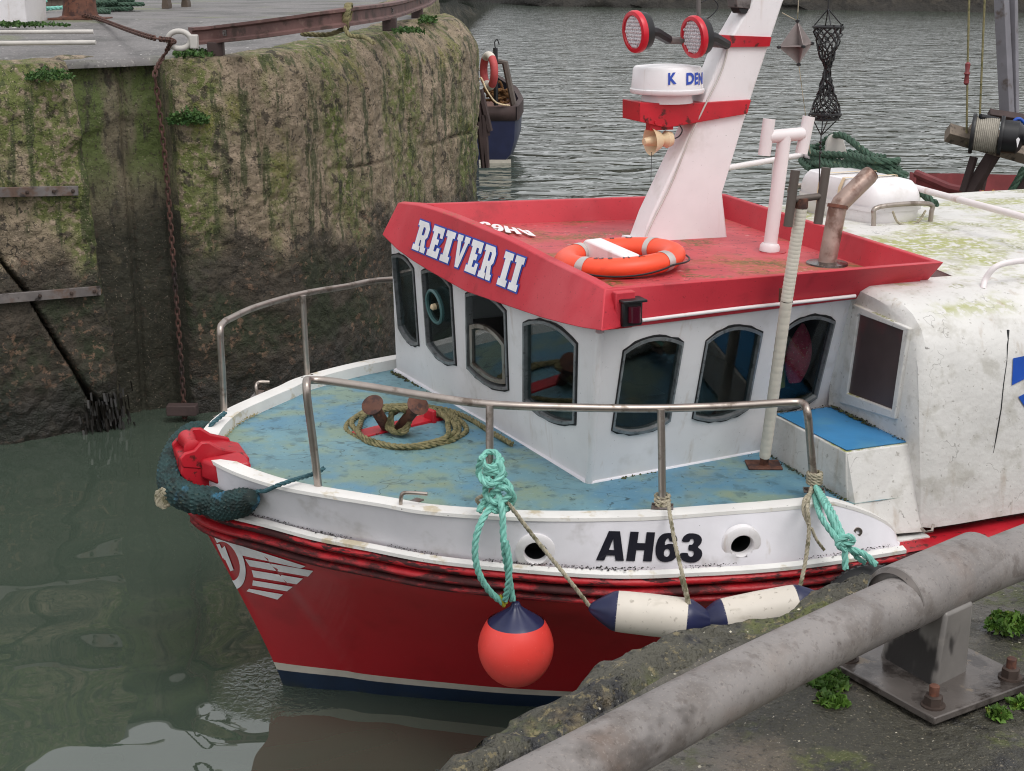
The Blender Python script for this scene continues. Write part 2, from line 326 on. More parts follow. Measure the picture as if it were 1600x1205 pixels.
MT['wall'] = M('algae_harbour_wall', S(132,118,98), .85, var=.2, vscale=7, layers=[
    dict(col=S(164,146,126), scale=3.5, lo=.5, hi=.62, amt=.75, scale2=30, lo2=.34, hi2=.55),
    dict(col=S(86,98,40), scale=.9, lo=.42, hi=.54, amt=.88, stretch=(1,1,.45), scale2=14, lo2=.34, hi2=.54),
    dict(col=S(112,114,50), scale=1.3, lo=.56, hi=.66, amt=.75, z=(1.7,2.5), zj=.8, scale2=26, lo2=.32, hi2=.5),
    dict(col=S(56,66,34), scale=4.5, lo=.53, hi=.61, amt=.8, stretch=(1.8,1.8,.18)),
    dict(col=S(50,44,36), scale=6, lo=.57, hi=.64, amt=.8),
    dict(col=S(52,47,40), scale=.6, lo=.0, hi=.01, amt=.9, z=(1.78,1.42), zj=1.5, zn=2.2),
    dict(col=S(40,48,28), scale=2.2, lo=.45, hi=.58, amt=.85, z=(1.6,1.2), zj=.6),
    dict(col=S(118,94,76), scale=16, lo=.55, hi=.62, amt=.8, z=(1.9,1.6), zj=.4, scale2=2.5, lo2=.44, hi2=.58),
    dict(col=S(26,25,23), scale=3, lo=.3, hi=.5, amt=.75, z=(.7,.15), zj=.6, rough=.5),
    dict(col=S(34,31,27), scale=40, lo=.58, hi=.65, amt=.75), dict(col=S(186,166,146), scale=60, lo=.60, hi=.67, amt=.6, z=(1.0,2.0), zj=.8),
    dict(col=S(30,28,24), scale=1.6, line=.004, amt=.8, scale2=1.4, lo2=.45, hi2=.52)], bump=((14,1.0,.05),(70,1.0,.014)))
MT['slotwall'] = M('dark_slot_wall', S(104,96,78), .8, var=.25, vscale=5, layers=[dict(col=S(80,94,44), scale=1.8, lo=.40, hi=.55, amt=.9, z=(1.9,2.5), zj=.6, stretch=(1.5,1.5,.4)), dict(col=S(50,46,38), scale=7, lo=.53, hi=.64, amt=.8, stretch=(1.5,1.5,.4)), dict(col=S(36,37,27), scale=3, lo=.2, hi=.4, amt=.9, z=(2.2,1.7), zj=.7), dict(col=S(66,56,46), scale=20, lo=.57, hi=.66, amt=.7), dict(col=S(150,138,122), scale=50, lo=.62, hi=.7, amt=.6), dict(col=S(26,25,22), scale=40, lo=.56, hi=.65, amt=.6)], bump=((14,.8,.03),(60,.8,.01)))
MT['pave'] = M('pier_concrete', S(112,109,108), .7, var=.12, vscale=1.5, layers=[dict(col=S(86,85,83), scale=1.2, lo=.45, hi=.62), dict(col=S(104,112,66), scale=.7, lo=.56, hi=.7, amt=.6), dict(col=S(74,72,70), scale=24, lo=.55, hi=.65, amt=.6), dict(col=S(170,166,160), scale=34, lo=.58, hi=.68, amt=.6), dict(col=S(225,222,216), scale=5, lo=.69, hi=.72, amt=.8)], bump=((3,.3,.03),(30,.6,.01)))
MT['railrust'] = M('rust_brown_rail', S(104,76,72), .65, var=.15, vscale=5, layers=[dict(col=S(70,52,46), scale=6, lo=.5, hi=.65), dict(col=S(132,108,98), scale=12, lo=.58, hi=.72, amt=.7)], bump=(50,.3,.003))
MT['strap'] = M('grey_iron_strap', S(112,106,104), .6, metal=.2, var=.2, vscale=6, layers=[dict(col=S(96,72,58), scale=5, lo=.5, hi=.65, amt=.8), dict(col=S(52,46,44), scale=9, lo=.55, hi=.68)], bump=(40,.3,.003))
MT['weed'] = M('black_seaweed', S(24,22,18), .4, var=.3, vscale=12)
MT['leaf'] = M('green_weed_leaf', S(80,112,38), .6, var=.35, vscale=24, layers=[dict(col=S(120,92,50), scale=60, lo=.64, hi=.7, amt=.8), dict(col=S(140,150,60), scale=30, lo=.58, hi=.7, amt=.7), dict(col=S(52,88,30), scale=16, lo=.5, hi=.62, amt=.7)])
MT['moss'] = M('bright_moss_leaf', S(60,90,36), .7, var=.3, vscale=20, layers=[dict(col=S(46,80,34), scale=14, lo=.5, hi=.62)])
MT['rock'] = M('breakwater_rock', S(60,54,46), .85, var=.35, vscale=.5, layers=[dict(col=S(38,34,30), scale=.8, lo=.45, hi=.58), dict(col=S(40,38,34), scale=.3, lo=.0, hi=.01, amt=.85, z=(1.2,.4), zj=.5)], bump=((1,.8,.4),(4,.6,.1)))
MT['timber'] = M('weathered_timber', S(120,108,96), .8, var=.2, vscale=4, layers=[dict(col=S(74,66,58), scale=6, lo=.5, hi=.65, stretch=(3,3,.6))], bump=(30,.5,.006))
MT['timberdark'] = M('dark_tarred_timber', S(62,48,46), .75, var=.2, vscale=4, bump=(30,.5,.006))
MT['greymast'] = M('grey_mast_paint', S(122,120,126), .55, var=.12, vscale=3, layers=[dict(col=S(84,72,66), scale=5, lo=.55, hi=.7)])
MT['navyhull'] = M('navy_hull', S(32,38,68), .4, var=.15)
MT['farred'] = M('dull_red_hull', S(122,52,54), .55, var=.2)
MT['drumrope'] = M('pale_drum_line', S(158,152,140), .7, var=.12, vscale=20)
MT['pinkwhite'] = M('off_white_pipe_paint', S(226,218,218), .42, var=.04, layers=[dict(col=S(150,100,55), scale=4, lo=.63, hi=.76, stretch=(1.6,1.6,.12), amt=.5)])
MT['bind'] = M('white_tape_binding', S(214,206,192), .6, var=.06, vscale=20, layers=[dict(col=S(150,92,50), scale=5, lo=.66, hi=.74, amt=.7)], bump=(50,.2,.003))
MT['tubebrown'] = M('brown_stained_tube', S(98,88,82), .5, metal=.3, var=.15)
MT['greyboard'] = M('pale_grey_board', S(188,184,178), .6)
MT['redbag'] = M('red_speckled_bag', S(240,84,112), .6, var=.2, vscale=40, layers=[dict(col=S(235,190,170), scale=90, lo=.6, hi=.66)])
MT['yellow'] = M('yellow_plastic', S(180,170,50), .6)
MT['cloth'] = M('dark_trousers', S(62,60,66), .85, var=.15)
MT['jacket'] = M('dull_green_jacket', S(64,72,62), .85, var=.15)
MT['skin'] = M('skin', S(196,150,126), .55, var=.05)
MT['shoe'] = M('brown_boot', S(84,72,62), .7, var=.15)
MT['teallam'] = M('teal_clearview_ring', S(74,110,110), .45, var=.1)
MT['logoblue'] = M('blue_emblem', S(24,76,170), .45)

def glass_mat(name, tint, rough=.02):
    m = bpy.data.materials.new(name); m.use_nodes = True; nt = m.node_tree; nt.nodes.clear(); N = nt.nodes.new
    o = N('ShaderNodeOutputMaterial'); mix = N('ShaderNodeMixShader'); t = N('ShaderNodeBsdfTransparent'); g = N('ShaderNodeBsdfGlossy'); f = N('ShaderNodeFresnel')
    t.inputs[0].default_value = tint; g.inputs['Roughness'].default_value = rough; f.inputs[0].default_value = 1.5
    ge = N('ShaderNodeNewGeometry'); mr_ = N('ShaderNodeMapRange'); mr_.inputs[3].default_value = 1.5; mr_.inputs[4].default_value = 1/1.5
    nt.links.new(ge.outputs['Backfacing'], mr_.inputs[0]); nt.links.new(mr_.outputs[0], f.inputs[0])
    nt.links.new(f.outputs[0], mix.inputs[0]); nt.links.new(t.outputs[0], mix.inputs[1]); nt.links.new(g.outputs[0], mix.inputs[2]); nt.links.new(mix.outputs[0], o.inputs[0]); return m
MT['glass'] = glass_mat('cabin_glass', (.62,.68,.68,1))

def water_mat():
    m = bpy.data.materials.new('harbour_water'); m.use_nodes = True; nt = m.node_tree; nt.nodes.clear(); N = nt.nodes.new; L = nt.links.new
    o = N('ShaderNodeOutputMaterial'); p = N('ShaderNodeBsdfPrincipled'); L(p.outputs[0], o.inputs[0])
    p.inputs['Base Color'].default_value = S(65,76,66); p.inputs['Roughness'].default_value = .015; p.inputs['IOR'].default_value = 1.95
    geo = N('ShaderNodeNewGeometry'); sep = N('ShaderNodeSeparateXYZ'); L(geo.outputs['Position'], sep.inputs[0])
    def mr(src, lo, hi, a, b):
        r = N('ShaderNodeMapRange'); r.interpolation_type = 'SMOOTHSTEP'; L(src, r.inputs[0])
        for i, x in zip((1,2,3,4), (lo, hi, a, b)): r.inputs[i].default_value = x
        return r.outputs[0]
    def mul(a, b):
        n = N('ShaderNodeMath'); n.operation = 'MULTIPLY'; L(a, n.inputs[0]); L(b, n.inputs[1]); return n.outputs[0]
    def nz(scale, st, det=3, dist=0):
        mp = N('ShaderNodeMapping'); L(geo.outputs['Position'], mp.inputs[0]); mp.inputs['Scale'].default_value = st
        t = N('ShaderNodeTexNoise'); t.inputs['Scale'].default_value = scale; t.inputs['Detail'].default_value = det; t.inputs['Distortion'].default_value = dist; L(mp.outputs[0], t.inputs['Vector']); return t.outputs['Fac']
    # open water beyond the pier is ruffled, the dock is calm
    far = mul(mr(sep.outputs[1], 13, 24, 0, 1), mr(sep.outputs[0], -3.5, -.3, 0, 1))
    b1 = N('ShaderNodeBump'); b1.inputs['Distance'].default_value = .20; L(far, b1.inputs['Strength']); L(nz(1.3, (.55,1.15,1), 3, .6), b1.inputs['Height'])
    # fine ripples thrown up round the stem
    bp = N('ShaderNodeVectorMath'); bp.operation = 'DISTANCE'; L(geo.outputs['Position'], bp.inputs[0]); bp.inputs[1].default_value = tuple(B(-1.45, .02, 0))
    ring = mr(bp.outputs['Value'], .08, .5, .8, 0)
    b2 = N('ShaderNodeBump'); b2.inputs['Distance'].default_value = .02; L(ring, b2.inputs['Strength']); L(nz(22, (1,1,1), 3, .6), b2.inputs['Height']); L(b1.outputs[0], b2.inputs['Normal'])
    L(b2.outputs[0], p.inputs['Normal']); return m
MT['water'] = water_mat()

# ================================================================== SETTING
def grid_obj(name, P, m, parent=None, smooth=True, org=(0,0,0)):
    """P: (rows, cols, 3) numpy grid"""
    r, c = P.shape[:2]; o0 = np.array(ORG[parent.name] if parent else org)
    me = bpy.data.meshes.new(name); idx = np.arange(r*c).reshape(r, c)
    f = np.stack([idx[:-1,:-1], idx[:-1,1:], idx[1:,1:], idx[1:,:-1]], -1).reshape(-1, 4)
    me.from_pydata((P.reshape(-1,3)-o0).tolist(), [], f.tolist())
    if smooth: me.polygons.foreach_set('use_smooth', [True]*len(me.polygons))
    me.materials.append(m); o = bpy.data.objects.new(name, me); col.objects.link(o)
    if parent: o.parent = parent
    else: o.location = o0
    ORG[o.name] = Vector(o0); return o

# ---- water: calm in the dock, one sheet out to the horizon
def lines(lo, a, b, hi, step, n=26):
    m = np.arange(a, b, step); k = np.linspace(0, 1, n)[1:]**3
    return np.concatenate([(a-(a-lo)*k)[::-1], m, m[-1]+(hi-m[-1])*k])
gx = lines(-600, -7, 3, 600, .035); gy = lines(-40, 3, 15, 900, .035)
X, Y = np.meshgrid(gx, gy)
fade = np.clip((16-Y)/3, 0, 1)*np.clip((X+9)/2, 0, 1)*np.clip((5-X)/2, 0, 1)
wx = X*.8 + Y*.5; wy = Y*.9 - X*.4
Z = fade*(.0060*vn(wx*1.1, wy*1.3, 3) + .0050*vn(wx*2.4+4, wy*2.7, 9) + .0013*vn(wx*5, wy*5.5, 5))
# rings spreading from the stem
bx, by, _ = B(-1.45, .0, 0)
d = np.hypot(X-bx, Y-by); Z += fade*.004*np.exp(-((d-.42)/.10)**2) + fade*.0025*np.exp(-((d-.75)/.14)**2)
struct(grid_obj('water', np.stack([X, Y, Z], -1), MT['water']))

# ---- far breakwater
xs = np.linspace(-160, 260, 420); ts = np.linspace(0, 1, 16)
U, T = np.meshgrid(xs, ts)
yb = 163 - (U-3)*.55 + np.clip(3-U, 0, 40)*2.4
n1 = fbm(U*.25, T*4, 2, 4); n2 = vn(U*.9, T*9, 7)
P = np.stack([U + n2*.3, yb + T*9 + n1*1.6 + n2*.8, -1 + T*8.5 + n1*.5 + n2*.4], -1)
bw = grid_obj('rock_breakwater', P, MT['rock'], org=(60, 140, 0)); tag(bw, 'dark rocky breakwater across the far side of the harbour', 'breakwater')

# ---- the old pier on the left
def zp(y): return 3.3 + .054*np.clip(np.asarray(y)-13.3, 0, 3.7)
plan = [(-14,7.6,0),(-10,9.3,0),(-6.5,11.28,0),(-4.4,12.47,0),(-3.04,13.25,0),(-2.25,13.72,0),(-1.85,14.2,0),(-1.36,15.1,0),(-.9,16.4,0),(-.53,17.55,0),(-.44,18.4,0),(-.55,19.3,0),(-.9,20.6,0),(-1.3,22.6,0),(-1.5,26,0),(-1.75,31,0),(-2.4,50,0)]
pc = smoothpath(plan, 30)
pa = np.array([(p.x, p.y) for p in pc]); seg = np.r_[0, np.cumsum(np.hypot(*np.diff(pa, axis=0).T))]
i0 = np.interp(-5.2, pa[:250,0], seg[:250]); i1 = seg[np.argmin(abs(pa[:,1]-20.6))]
aa = np.r_[np.linspace(0, i0, 60)[:-1], np.arange(i0, i1, .022), np.linspace(i1, seg[-1], 120)]
wxp = np.interp(aa, seg, pa[:,0]); wyp = np.interp(aa, seg, pa[:,1])
tx = np.gradient(wxp, aa); ty = np.gradient(wyp, aa); tl = np.hypot(tx, ty); tx /= tl; ty /= tl
nx, ny = ty, -tx                                                          # outward
zt = zp(wyp)
vs_ = np.r_[np.arange(-.4, 3.0, .024), np.linspace(3.0, 3.3, 22)]
A, V = np.meshgrid(aa, vs_)
Zg = np.where(V > 3.0, 3.0 + (V-3.0)/.3*(zt[None,:]-3.0), V)
Xg = np.broadcast_to(wxp, A.shape); Yg = np.broadcast_to(wyp, A.shape)
off = .03*fbm(A*1.0, V*1.0, 1, 3) + .016*fbm(A*6, V*6, 4, 4, .6) + .012*vn(A*18, V*18, 2)
blk = vn(A*.9, V*1.1, 11); off += .04*np.sign(blk)*np.clip(abs(blk)*6, 0, 1)*.5
# eroded shoulder
sh = np.clip((Zg-(zt-.42))/.42, 0, 1); nose = np.clip((A-np.interp(-1.8, pa[:300,0], seg[:300]))/2, 0, 1)[:, :]
off -= sh**2*(.14 + .16*nose + .10*fbm(A*1.7, V*.5, 8, 3))
off -= np.clip(fbm(A*.9+3, V*1.6, 21, 3)-.55, 0, 1)*.25*np.clip((V-1.7), 0, 1)
# horizontal lift joint and fine cracks
jz = 2.19 + .02*fbm(A*1.5, 0, 3, 3); inr = (Xg > -3.0)
off -= np.where(Xg > -2.35, .06*np.exp(-((V-jz)/.014)**2)*np.clip(.55+.8*fbm(A*1.1, 7, 4, 3), .15, 1), 0)
for cx in (-2.35, -1.45, -1.1, -.75):
    off -= .035*np.exp(-((Xg-cx-.03*fbm(V*2, cx, 0, 3))/.012)**2)*np.clip((V-1.9)*2, 0, 1)
# chain slot
xl = -3.57 - .055*V + .03*fbm(V*2.5, 0, 5, 4); xr = -3.04 + .012*fbm(V*2.5, 9, 5, 3)
slot = 1/(1+np.exp(-(Xg-xl)/.010))*1/(1+np.exp((Xg-xr)/.010))
off = off*(1-.6*slot) - .39*slot
rib = np.exp(-((Xg+3.33)/.022)**2)*slot; off -= .06*rib
# the big diagonal crack on the left block
wn_ = Vector((.5, -.87, 0)).normalized(); wp_ = Vector((-4.4, 12.47, 0))
ck = [PL(u, v, wp_, wn_) for u, v in ((-60,330),(0,402),(38,455),(70,512),(104,560),(130,603),(150,632),(172,655),(180,690))]
ckx = np.array([p.x for p in ck]); ckz = np.array([p.z for p in ck])
cz = np.interp(Xg, ckx, ckz) + .035*fbm(A*4, 1, 6, 4)
wd = np.interp(Xg, ckx, [.018,.022,.028,.03,.034,.045,.075,.12,.12])
crack = np.exp(-np.abs((V-cz)/wd)**3)*(Xg < xl)
off -= .26*crack
off -= .10*np.clip((cz-V)/.5, 0, 1)*np.clip((Xg+4.5)*1.5, 0, 1)*(Xg < xl)*(V < cz)
PW = np.stack([Xg + nx*off, Yg + ny*off, Zg], -1)
# roll the top edge back onto the pavement
top = []
for k, (ins, dz) in enumerate(((.10,.012),(.22,.02),(.36,.015),(.5,-.02))):
    q = PW[-1].copy(); q[:,0] -= nx*ins; q[:,1] -= ny*ins; q[:,2] = zt + dz + .018*fbm(aa*3, k*.7, 2, 4); top.append(q)
PW = np.concatenate([PW, np.array(top)], 0)
pier = thing('harbour_pier', (-4, 16, 0), 'old mossy concrete pier with a cracked wall rising from the water', 'pier')
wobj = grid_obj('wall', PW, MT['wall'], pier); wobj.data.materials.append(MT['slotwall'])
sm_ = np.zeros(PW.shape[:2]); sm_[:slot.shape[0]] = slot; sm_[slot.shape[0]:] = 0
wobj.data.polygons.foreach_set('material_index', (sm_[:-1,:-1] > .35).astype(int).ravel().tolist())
ys = np.r_[np.arange(9.4, 24, .18), np.linspace(24, 50, 40)]
xf = .05*fbm(ys*2.5, 0, 4, 4) + np.interp(ys, pa[:,1], pa[:,0]) - np.interp(ys, [9,13.2,13.8,16,18,50], [.75,.75,.6,.42,.42,.42])
ts = np.linspace(0, 1, 90)**.6
PP = np.zeros((len(ys), 90, 3)); PP[:,:,0] = -34 + (xf[:,None]+34)*ts[None,:]; PP[:,:,1] = ys[:,None]
PP[:,:,2] = zp(PP[:,:,1]) + .008*fbm(PP[:,:,0]*1.2, PP[:,:,1]*1.2, 0, 4)
sk1 = PP[:,-1].copy(); sk1[:,0] += .04; sk1[:,1] -= .03; sk1[:,2] -= .03; sk2 = sk1.copy(); sk2[:,2] -= .035; sk2[:,0] += .03*fbm(ys*5, 2, 0, 3)
PP = np.concatenate([PP, sk1[:,None], sk2[:,None]], 1)
grid_obj('pavement', PP, MT['pave'], pier)
def WP(u, v):                                                             # a point on the pier pavement
    d = ray(u, v); t = 10/d.y
    for _ in range(40):
        p = CAM + d*t; t = (float(zp(p.y))-H)/d.z
    return CAM + d*t
# iron straps bolted over the crack
def strap(px, hgt):
    a, b = [PL(u, v, wp_ + wn_*.05, wn_) for u, v in px]; ax = (b-a).normalized(); L = (b-a).length
    o = MB().box((a+b)/2, (L, .03, hgt), (ax, wn_, ax.cross(wn_))).build('iron_strap', MT['strap'], pier, bevel=.004)
    for t in (.55, .78, .95):
        MB().lathe([(.016,0),(.016,.014),(.010,.022)], a + ax*(L*t) + wn_*.014, wn_, 8).build('bolt', MT['boltrust'], o)
strap(((-60,302),(122,298)), .085); strap(((-60,472),(157,454)), .085)
mb = MB().box(W(285,640,.12)+Vector((0,.0,0)), (.28,.12,.1)); mb.build('timber_block', MT['timberdark'], pier, bevel=.01)
# black weed hanging in the crack mouth
mb = MB(); c0 = PL(165, 645, wp_+wn_*.02, wn_)
for i in range(260):
    q = c0 + Vector((.87,.5,0))*random.gauss(0,.10) + Vector((0,0,random.gauss(0,.14))) + wn_*random.uniform(-.08,.06); l = random.uniform(.05,.14)
    s_ = Vector((random.uniform(-1,1), random.uniform(-1,1), 0)).normalized()*.010
    mb.add([q-s_, q+s_, q+s_*1.3-Vector((0,0,l))+wn_*.03, q-s_*.4-Vector((0,0,l*1.1))+wn_*.03], [(0,1,2,3)])
struct(mb.build('hanging_seaweed', MT['weed'], None, fix=False), 'stuff')

def tuft(name, c, rx, ry, rz, n, m, label, group, size=.03, cat='plant'):
    mb = MB(); c = Vector(c)
    for i in range(n):
        a = random.uniform(0, 2*math.pi); r = math.sqrt(random.random()); h = random.random()*math.sqrt(max(0, 1-r*r*.9))
        r *= .72 + .4*abs(float(vn(math.cos(a)*1.7+c.x*3, math.sin(a)*1.7+c.y, 3))) + .12*random.random()
        q = c + Vector((math.cos(a)*r*rx, math.sin(a)*r*ry, h*rz*random.uniform(.5,1.1)))
        t = Vector((random.gauss(0,1), random.gauss(0,1), random.gauss(.5,.8))).normalized(); s_ = t.cross(Vector((random.gauss(0,1),random.gauss(0,1),random.gauss(0,1)))).normalized()
        l = size*random.choice((.45,.7,.9,1.1,1.5)); w = l*.42; nn = t.cross(s_)*l*.15
        mb.add([q, q+t*l*.45+s_*w+nn, q+t*l, q+t*l*.45-s_*w+nn], [(0,1,2),(0,2,3)])
    return tag(mb.build(name, m, None, org=c, fix=False, smooth=0), label, cat, group)
g_ = 'moss tufts on the pier'
tuft('moss_tuft', PL(77,124,wp_+wn_*.06,wn_), .22,.12,.10, 700, MT['moss'], 'green moss tuft at the pier edge above the upper iron strap', g_, .026)
tuft('moss_tuft', PL(292,182,Vector((-2.98,13.25,0))-wn_*.02,wn_)-Vector((0,0,.06)), .19,.12,.14, 1300, MT['moss'], 'bright green moss clump on the wall right of the hanging chain', g_, .028)
tuft('moss_tuft', WP(304,86), .22,.25,.05, 500, MT['moss'], 'low green moss patch under the near end of the rusty rail', g_, .035)
tuft('moss_tuft', WP(668,34), .10,.35,.06, 400, MT['moss'], 'green moss tuft near the far end of the rusty rail', g_, .035)
tuft('moss_tuft', WP(640,50), .16,.2,.04, 350, MT['moss'], 'flat moss patch on the shoulder below the rail foot', g_, .03)
tuft('moss_tuft', WP(30,40), .45,.10,.03, 900, MT['moss'], 'thin strip of moss at the foot of the white bin', g_, .03)

# ---- near quay
QZ = 2.5
ed = [W(u, v, QZ) for u, v in ((634,1205),(757,1139),(952,1028),(1012,1000),(1085,970),(1172,947),(1240,928))]
d0 = (ed[2]-ed[0]).normalized()
ed = [ed[0]-d0*6, ed[0]-d0*3, ed[0]-d0*1.2] + ed + [Vector((1.25,3.90,QZ)), Vector((1.7,4.1,QZ)), Vector((2.5,4.45,QZ)), Vector((4,5.2,QZ)), Vector((7,6.4,QZ)), Vector((12,8.2,QZ))]
ep = resample(smoothpath(ed, 14), .02)
E_ = np.array([(p.x, p.y) for p in ep]); tg = np.gradient(E_, axis=0); tg /= np.linalg.norm(tg, axis=1)[:,None]
for _ in range(30): tg[1:-1] = (tg[:-2]+tg[1:-1]*2+tg[2:])/4
tg /= np.linalg.norm(tg, axis=1)[:,None]
inn = np.stack([tg[:,1], -tg[:,0]], -1)
al = np.arange(len(E_))*.02
wv = np.r_[np.arange(.15, 1.6, .022), np.linspace(1.6, 14, 40)]
AL, WV = np.meshgrid(al, wv)
PQ = np.zeros(AL.shape+(3,)); PQ[...,0] = E_[:,0][None,:] + inn[:,0][None,:]*WV; PQ[...,1] = E_[:,1][None,:] + inn[:,1][None,:]*WV
hh = .012*fbm(PQ[...,0]*3, PQ[...,1]*3, 0, 5) + .010*np.clip(fbm(PQ[...,0]*9, PQ[...,1]*9, 3, 3), 0, 1)
hh -= .03*np.exp(-((WV-.17)/.02)**2)
PQ[...,2] = QZ + hh*np.clip(WV*3, .5, 1)
quay = struct(grid_obj('quay', PQ, MT['quay']))
wv = np.r_[np.full(12, 0.), np.linspace(0, .165, 16)]; zz = np.r_[np.linspace(-2.9, -.04, 12), np.zeros(16)]
AL, WV = np.meshgrid(al, wv); ZZ = np.broadcast_to(zz[:,None], AL.shape)
ro_ = .045*fbm(AL*2.2, ZZ*3, 5, 4) + .02*fbm(AL*9, WV*20, 3, 3)
PC = np.zeros(AL.shape+(3,)); prof = np.clip(WV/.165, 0, 1)
PC[...,0] = E_[:,0][None,:] + inn[:,0][None,:]*(WV + (ro_+.006)*(1-prof)); PC[...,1] = E_[:,1][None,:] + inn[:,1][None,:]*(WV + (ro_+.006)*(1-prof))
PC[...,2] = QZ + ZZ + np.where(ZZ == 0, (.032*fbm(AL*6, WV*12, 8, 5, .6) *np.clip((1-prof)*5,0,1) + .026*np.sin(np.clip(prof,0,1)*math.pi)**.7 - .026*(1-prof) - .028*np.clip((prof-.75)*4,0,1)), 0)
grid_obj('coping_edge', PC, MT['coping'], quay)
# shells and grit on the quay
mb = MB()
for i in range(900):
    k = random.randrange(len(E_)); 
    if not (-.6 < E_[k][0] < 2.2): continue
    w = random.uniform(.05, 1.6); p = Vector((E_[k][0]+inn[k][0]*w, E_[k][1]+inn[k][1]*w, QZ+.006)); r = random.uniform(.002,.006)
    vs = [p+Vector((random.uniform(.5,1.4)*r*math.cos(a), random.uniform(.5,1.4)*r*math.sin(a), random.uniform(0,.5)*r)) for a in (0,1.3,2.5,3.8,5)] + [p+Vector((0,0,r))]
    mb.add(vs, [(0,1,5),(1,2,5),(2,3,5),(3,4,5),(4,0,5)])
grit = mb.build('shell_grit', M('shell_grit', S(196,190,170), .6, var=.3, vscale=60), quay, fix=False); grit['kind'] = 'stuff'
g_ = 'weeds growing on the quay'
def weed(u, v, r, n, label): tuft('leafy_weed', W(u, v, QZ+.005), r*.72, r*.62, r*.30, n*3, MT['leaf'], label, g_, .015)
weed(1285,1068,.085,420,'leafy green weed beside the left corner of the steel base plate')
weed(1300,1100,.05,200,'smaller green weed just below the larger one left of the base plate')
weed(1225,1075,.035,110,'tiny weed under the grey pipe left of the base plate')
weed(1580,978,.08,420,'round green weed at right of the pipe post')
weed(1560,1118,.03,90,'tiny green weed in front of the base plate right corner')
weed(1596,1102,.03,90,'yellowish weed sprig at the right edge of the quay')

# ---- pipe barrier on the quay
pz = 2.74
pp = [W(620,1350,pz), W(895,1205,pz), W(1160,1063,pz), W(1415,940,pz), W(1600,862,pz), W(1760,800,pz), W(1950,735,pz)]
pb = thing('pipe_barrier', W(1445,1060,QZ), 'grey steel pipe barrier on a bolted post at the quay edge', 'barrier')
MB().tube(smoothpath(pp, 10), .062, 32).build('pipe', MT['galv'], pb)
sa, sb = W(1398,938,pz+.004), W(1528,880,pz+.004); sx = (sb-sa).normalized()
MB().tube([sa, sa+sx*.004, sb-sx*.004, sb], [.073,.077,.077,.073], 36).build('sleeve', MT['galv'], pb)
MB().tube([sa-sx*.012, sa], [.066,.076], 36, caps=False).build('weld_bead', MT['plate'], pb)
qn, ql, qr = W(1460,1128,QZ+.02), W(1285,1031,QZ+.02), W(1590,1056,QZ+.02); e1 = (ql-qn); e2 = (qr-qn)
e2 = e2 - e1*(e2.dot(e1)/e1.dot(e1)); e2 = e2.normalized()*e1.length*.95
qc = qn + e1/2 + e2/2; x1, x2 = e1.normalized(), e2.normalized()
MB().box(qc, (e1.length, e2.length, .018), (x1, x2, Vector((0,0,1)))).build('base_plate', MT['plate'], pb, bevel=.003)
tc = (sa+sb)/2
b_n, b_l, b_r = W(1460,1074,QZ+.029), W(1374,1024,QZ+.029), W(1512,1048,QZ+.029)
b_f = b_l + b_r - b_n; tsh = Vector((tc.x-(b_l.x+b_r.x)/2, tc.y-(b_l.y+b_r.y)/2, pz-.03-QZ-.029))
tpc = (b_l+b_r)/2 + tsh; tps = [tpc + (p + tsh - tpc)*.84 for p in (b_n, b_l, b_f, b_r)]
MB().rows([[b_n, b_l, b_f, b_r], tps], True).add(tps, [(0,1,2,3)]).build('post', MT['galvdark'], pb, bevel=.01)
for a in (-1, 1):
    for b in (-1, 1):
        p = qc + x1*a*e1.length*.38 + x2*b*e2.length*.38 + Vector((0,0,.009))
        o = MB().lathe([(.027,0),(.027,.004)], p, n=20).lathe([(.021,.004),(.021,.024),(.018,.026)], p, n=6).build('nut', MT['boltrust'], pb)
        MB().lathe([(.0115,.02),(.0115,.048),(.009,.05)], p, n=12).build('bolt', MT['rust'], o)

# ================================================================== THE FISHING BOAT
boat = thing('fishing_boat', B(1.5, 0, 0), 'red and white fishing boat with blue foredeck moored at the quay', 'boat')
def curve(tab, n, s1):
    """half-breadth table -> plan points from stem to s1, dense at the bow"""
    P = smoothpath([Vector((s, b, 0)) for s, b in tab], 16); P = [p for p in P if p.x <= s1]
    a = np.array([(p.x, p.y) for p in P]); L = np.r_[0, np.cumsum(np.hypot(*np.diff(a, axis=0).T))]
    q = L[-1]*np.linspace(0, 1, n)**1.5
    return np.stack([np.interp(q, L, a[:,0]), np.interp(q, L, a[:,1])], -1)
gun = [(-1.86,0),(-1.83,.22),(-1.73,.48),(-1.58,.73),(-1.39,.93),(-1.167,1.14),(-.97,1.33),(-.54,1.57),(-.02,1.745),(.4,1.83),(.83,1.90),(1.4,1.93),(2.2,1.94),(4,1.94),(6,1.86),(7.6,1.7)]
rail = [(-1.94,0),(-1.90,.18),(-1.80,.36),(-1.64,.56),(-1.44,.83),(-1.22,1.06),(-.89,1.38),(-.28,1.76),(.2,1.92),(.7,2.03),(1.3,2.06),(2.2,2.05),(4,2.05),(6,1.96),(7.6,1.8)]
wlc = [(-1.465,0),(-1.40,.05),(-1.10,.235),(-.95,.345),(-.58,.57),(-.27,.75),(.3,1.03),(1,1.33),(2,1.58),(4,1.75),(6,1.7),(7.6,1.5)]
NS = 90
G_, R_, L_ = curve(gun, NS, 7.6), curve(rail, NS, 7.6), curve(wlc, NS, 7.6)
def sheer(s): return .018*max(0., -s)
def both(pts):                                                            # (s, n, z) port list -> stern port ... stem ... stern starboard
    return [B(s, n, z) for s, n, z in reversed(pts)] + [B(s, -n, z) for s, n, z in pts[1:]]
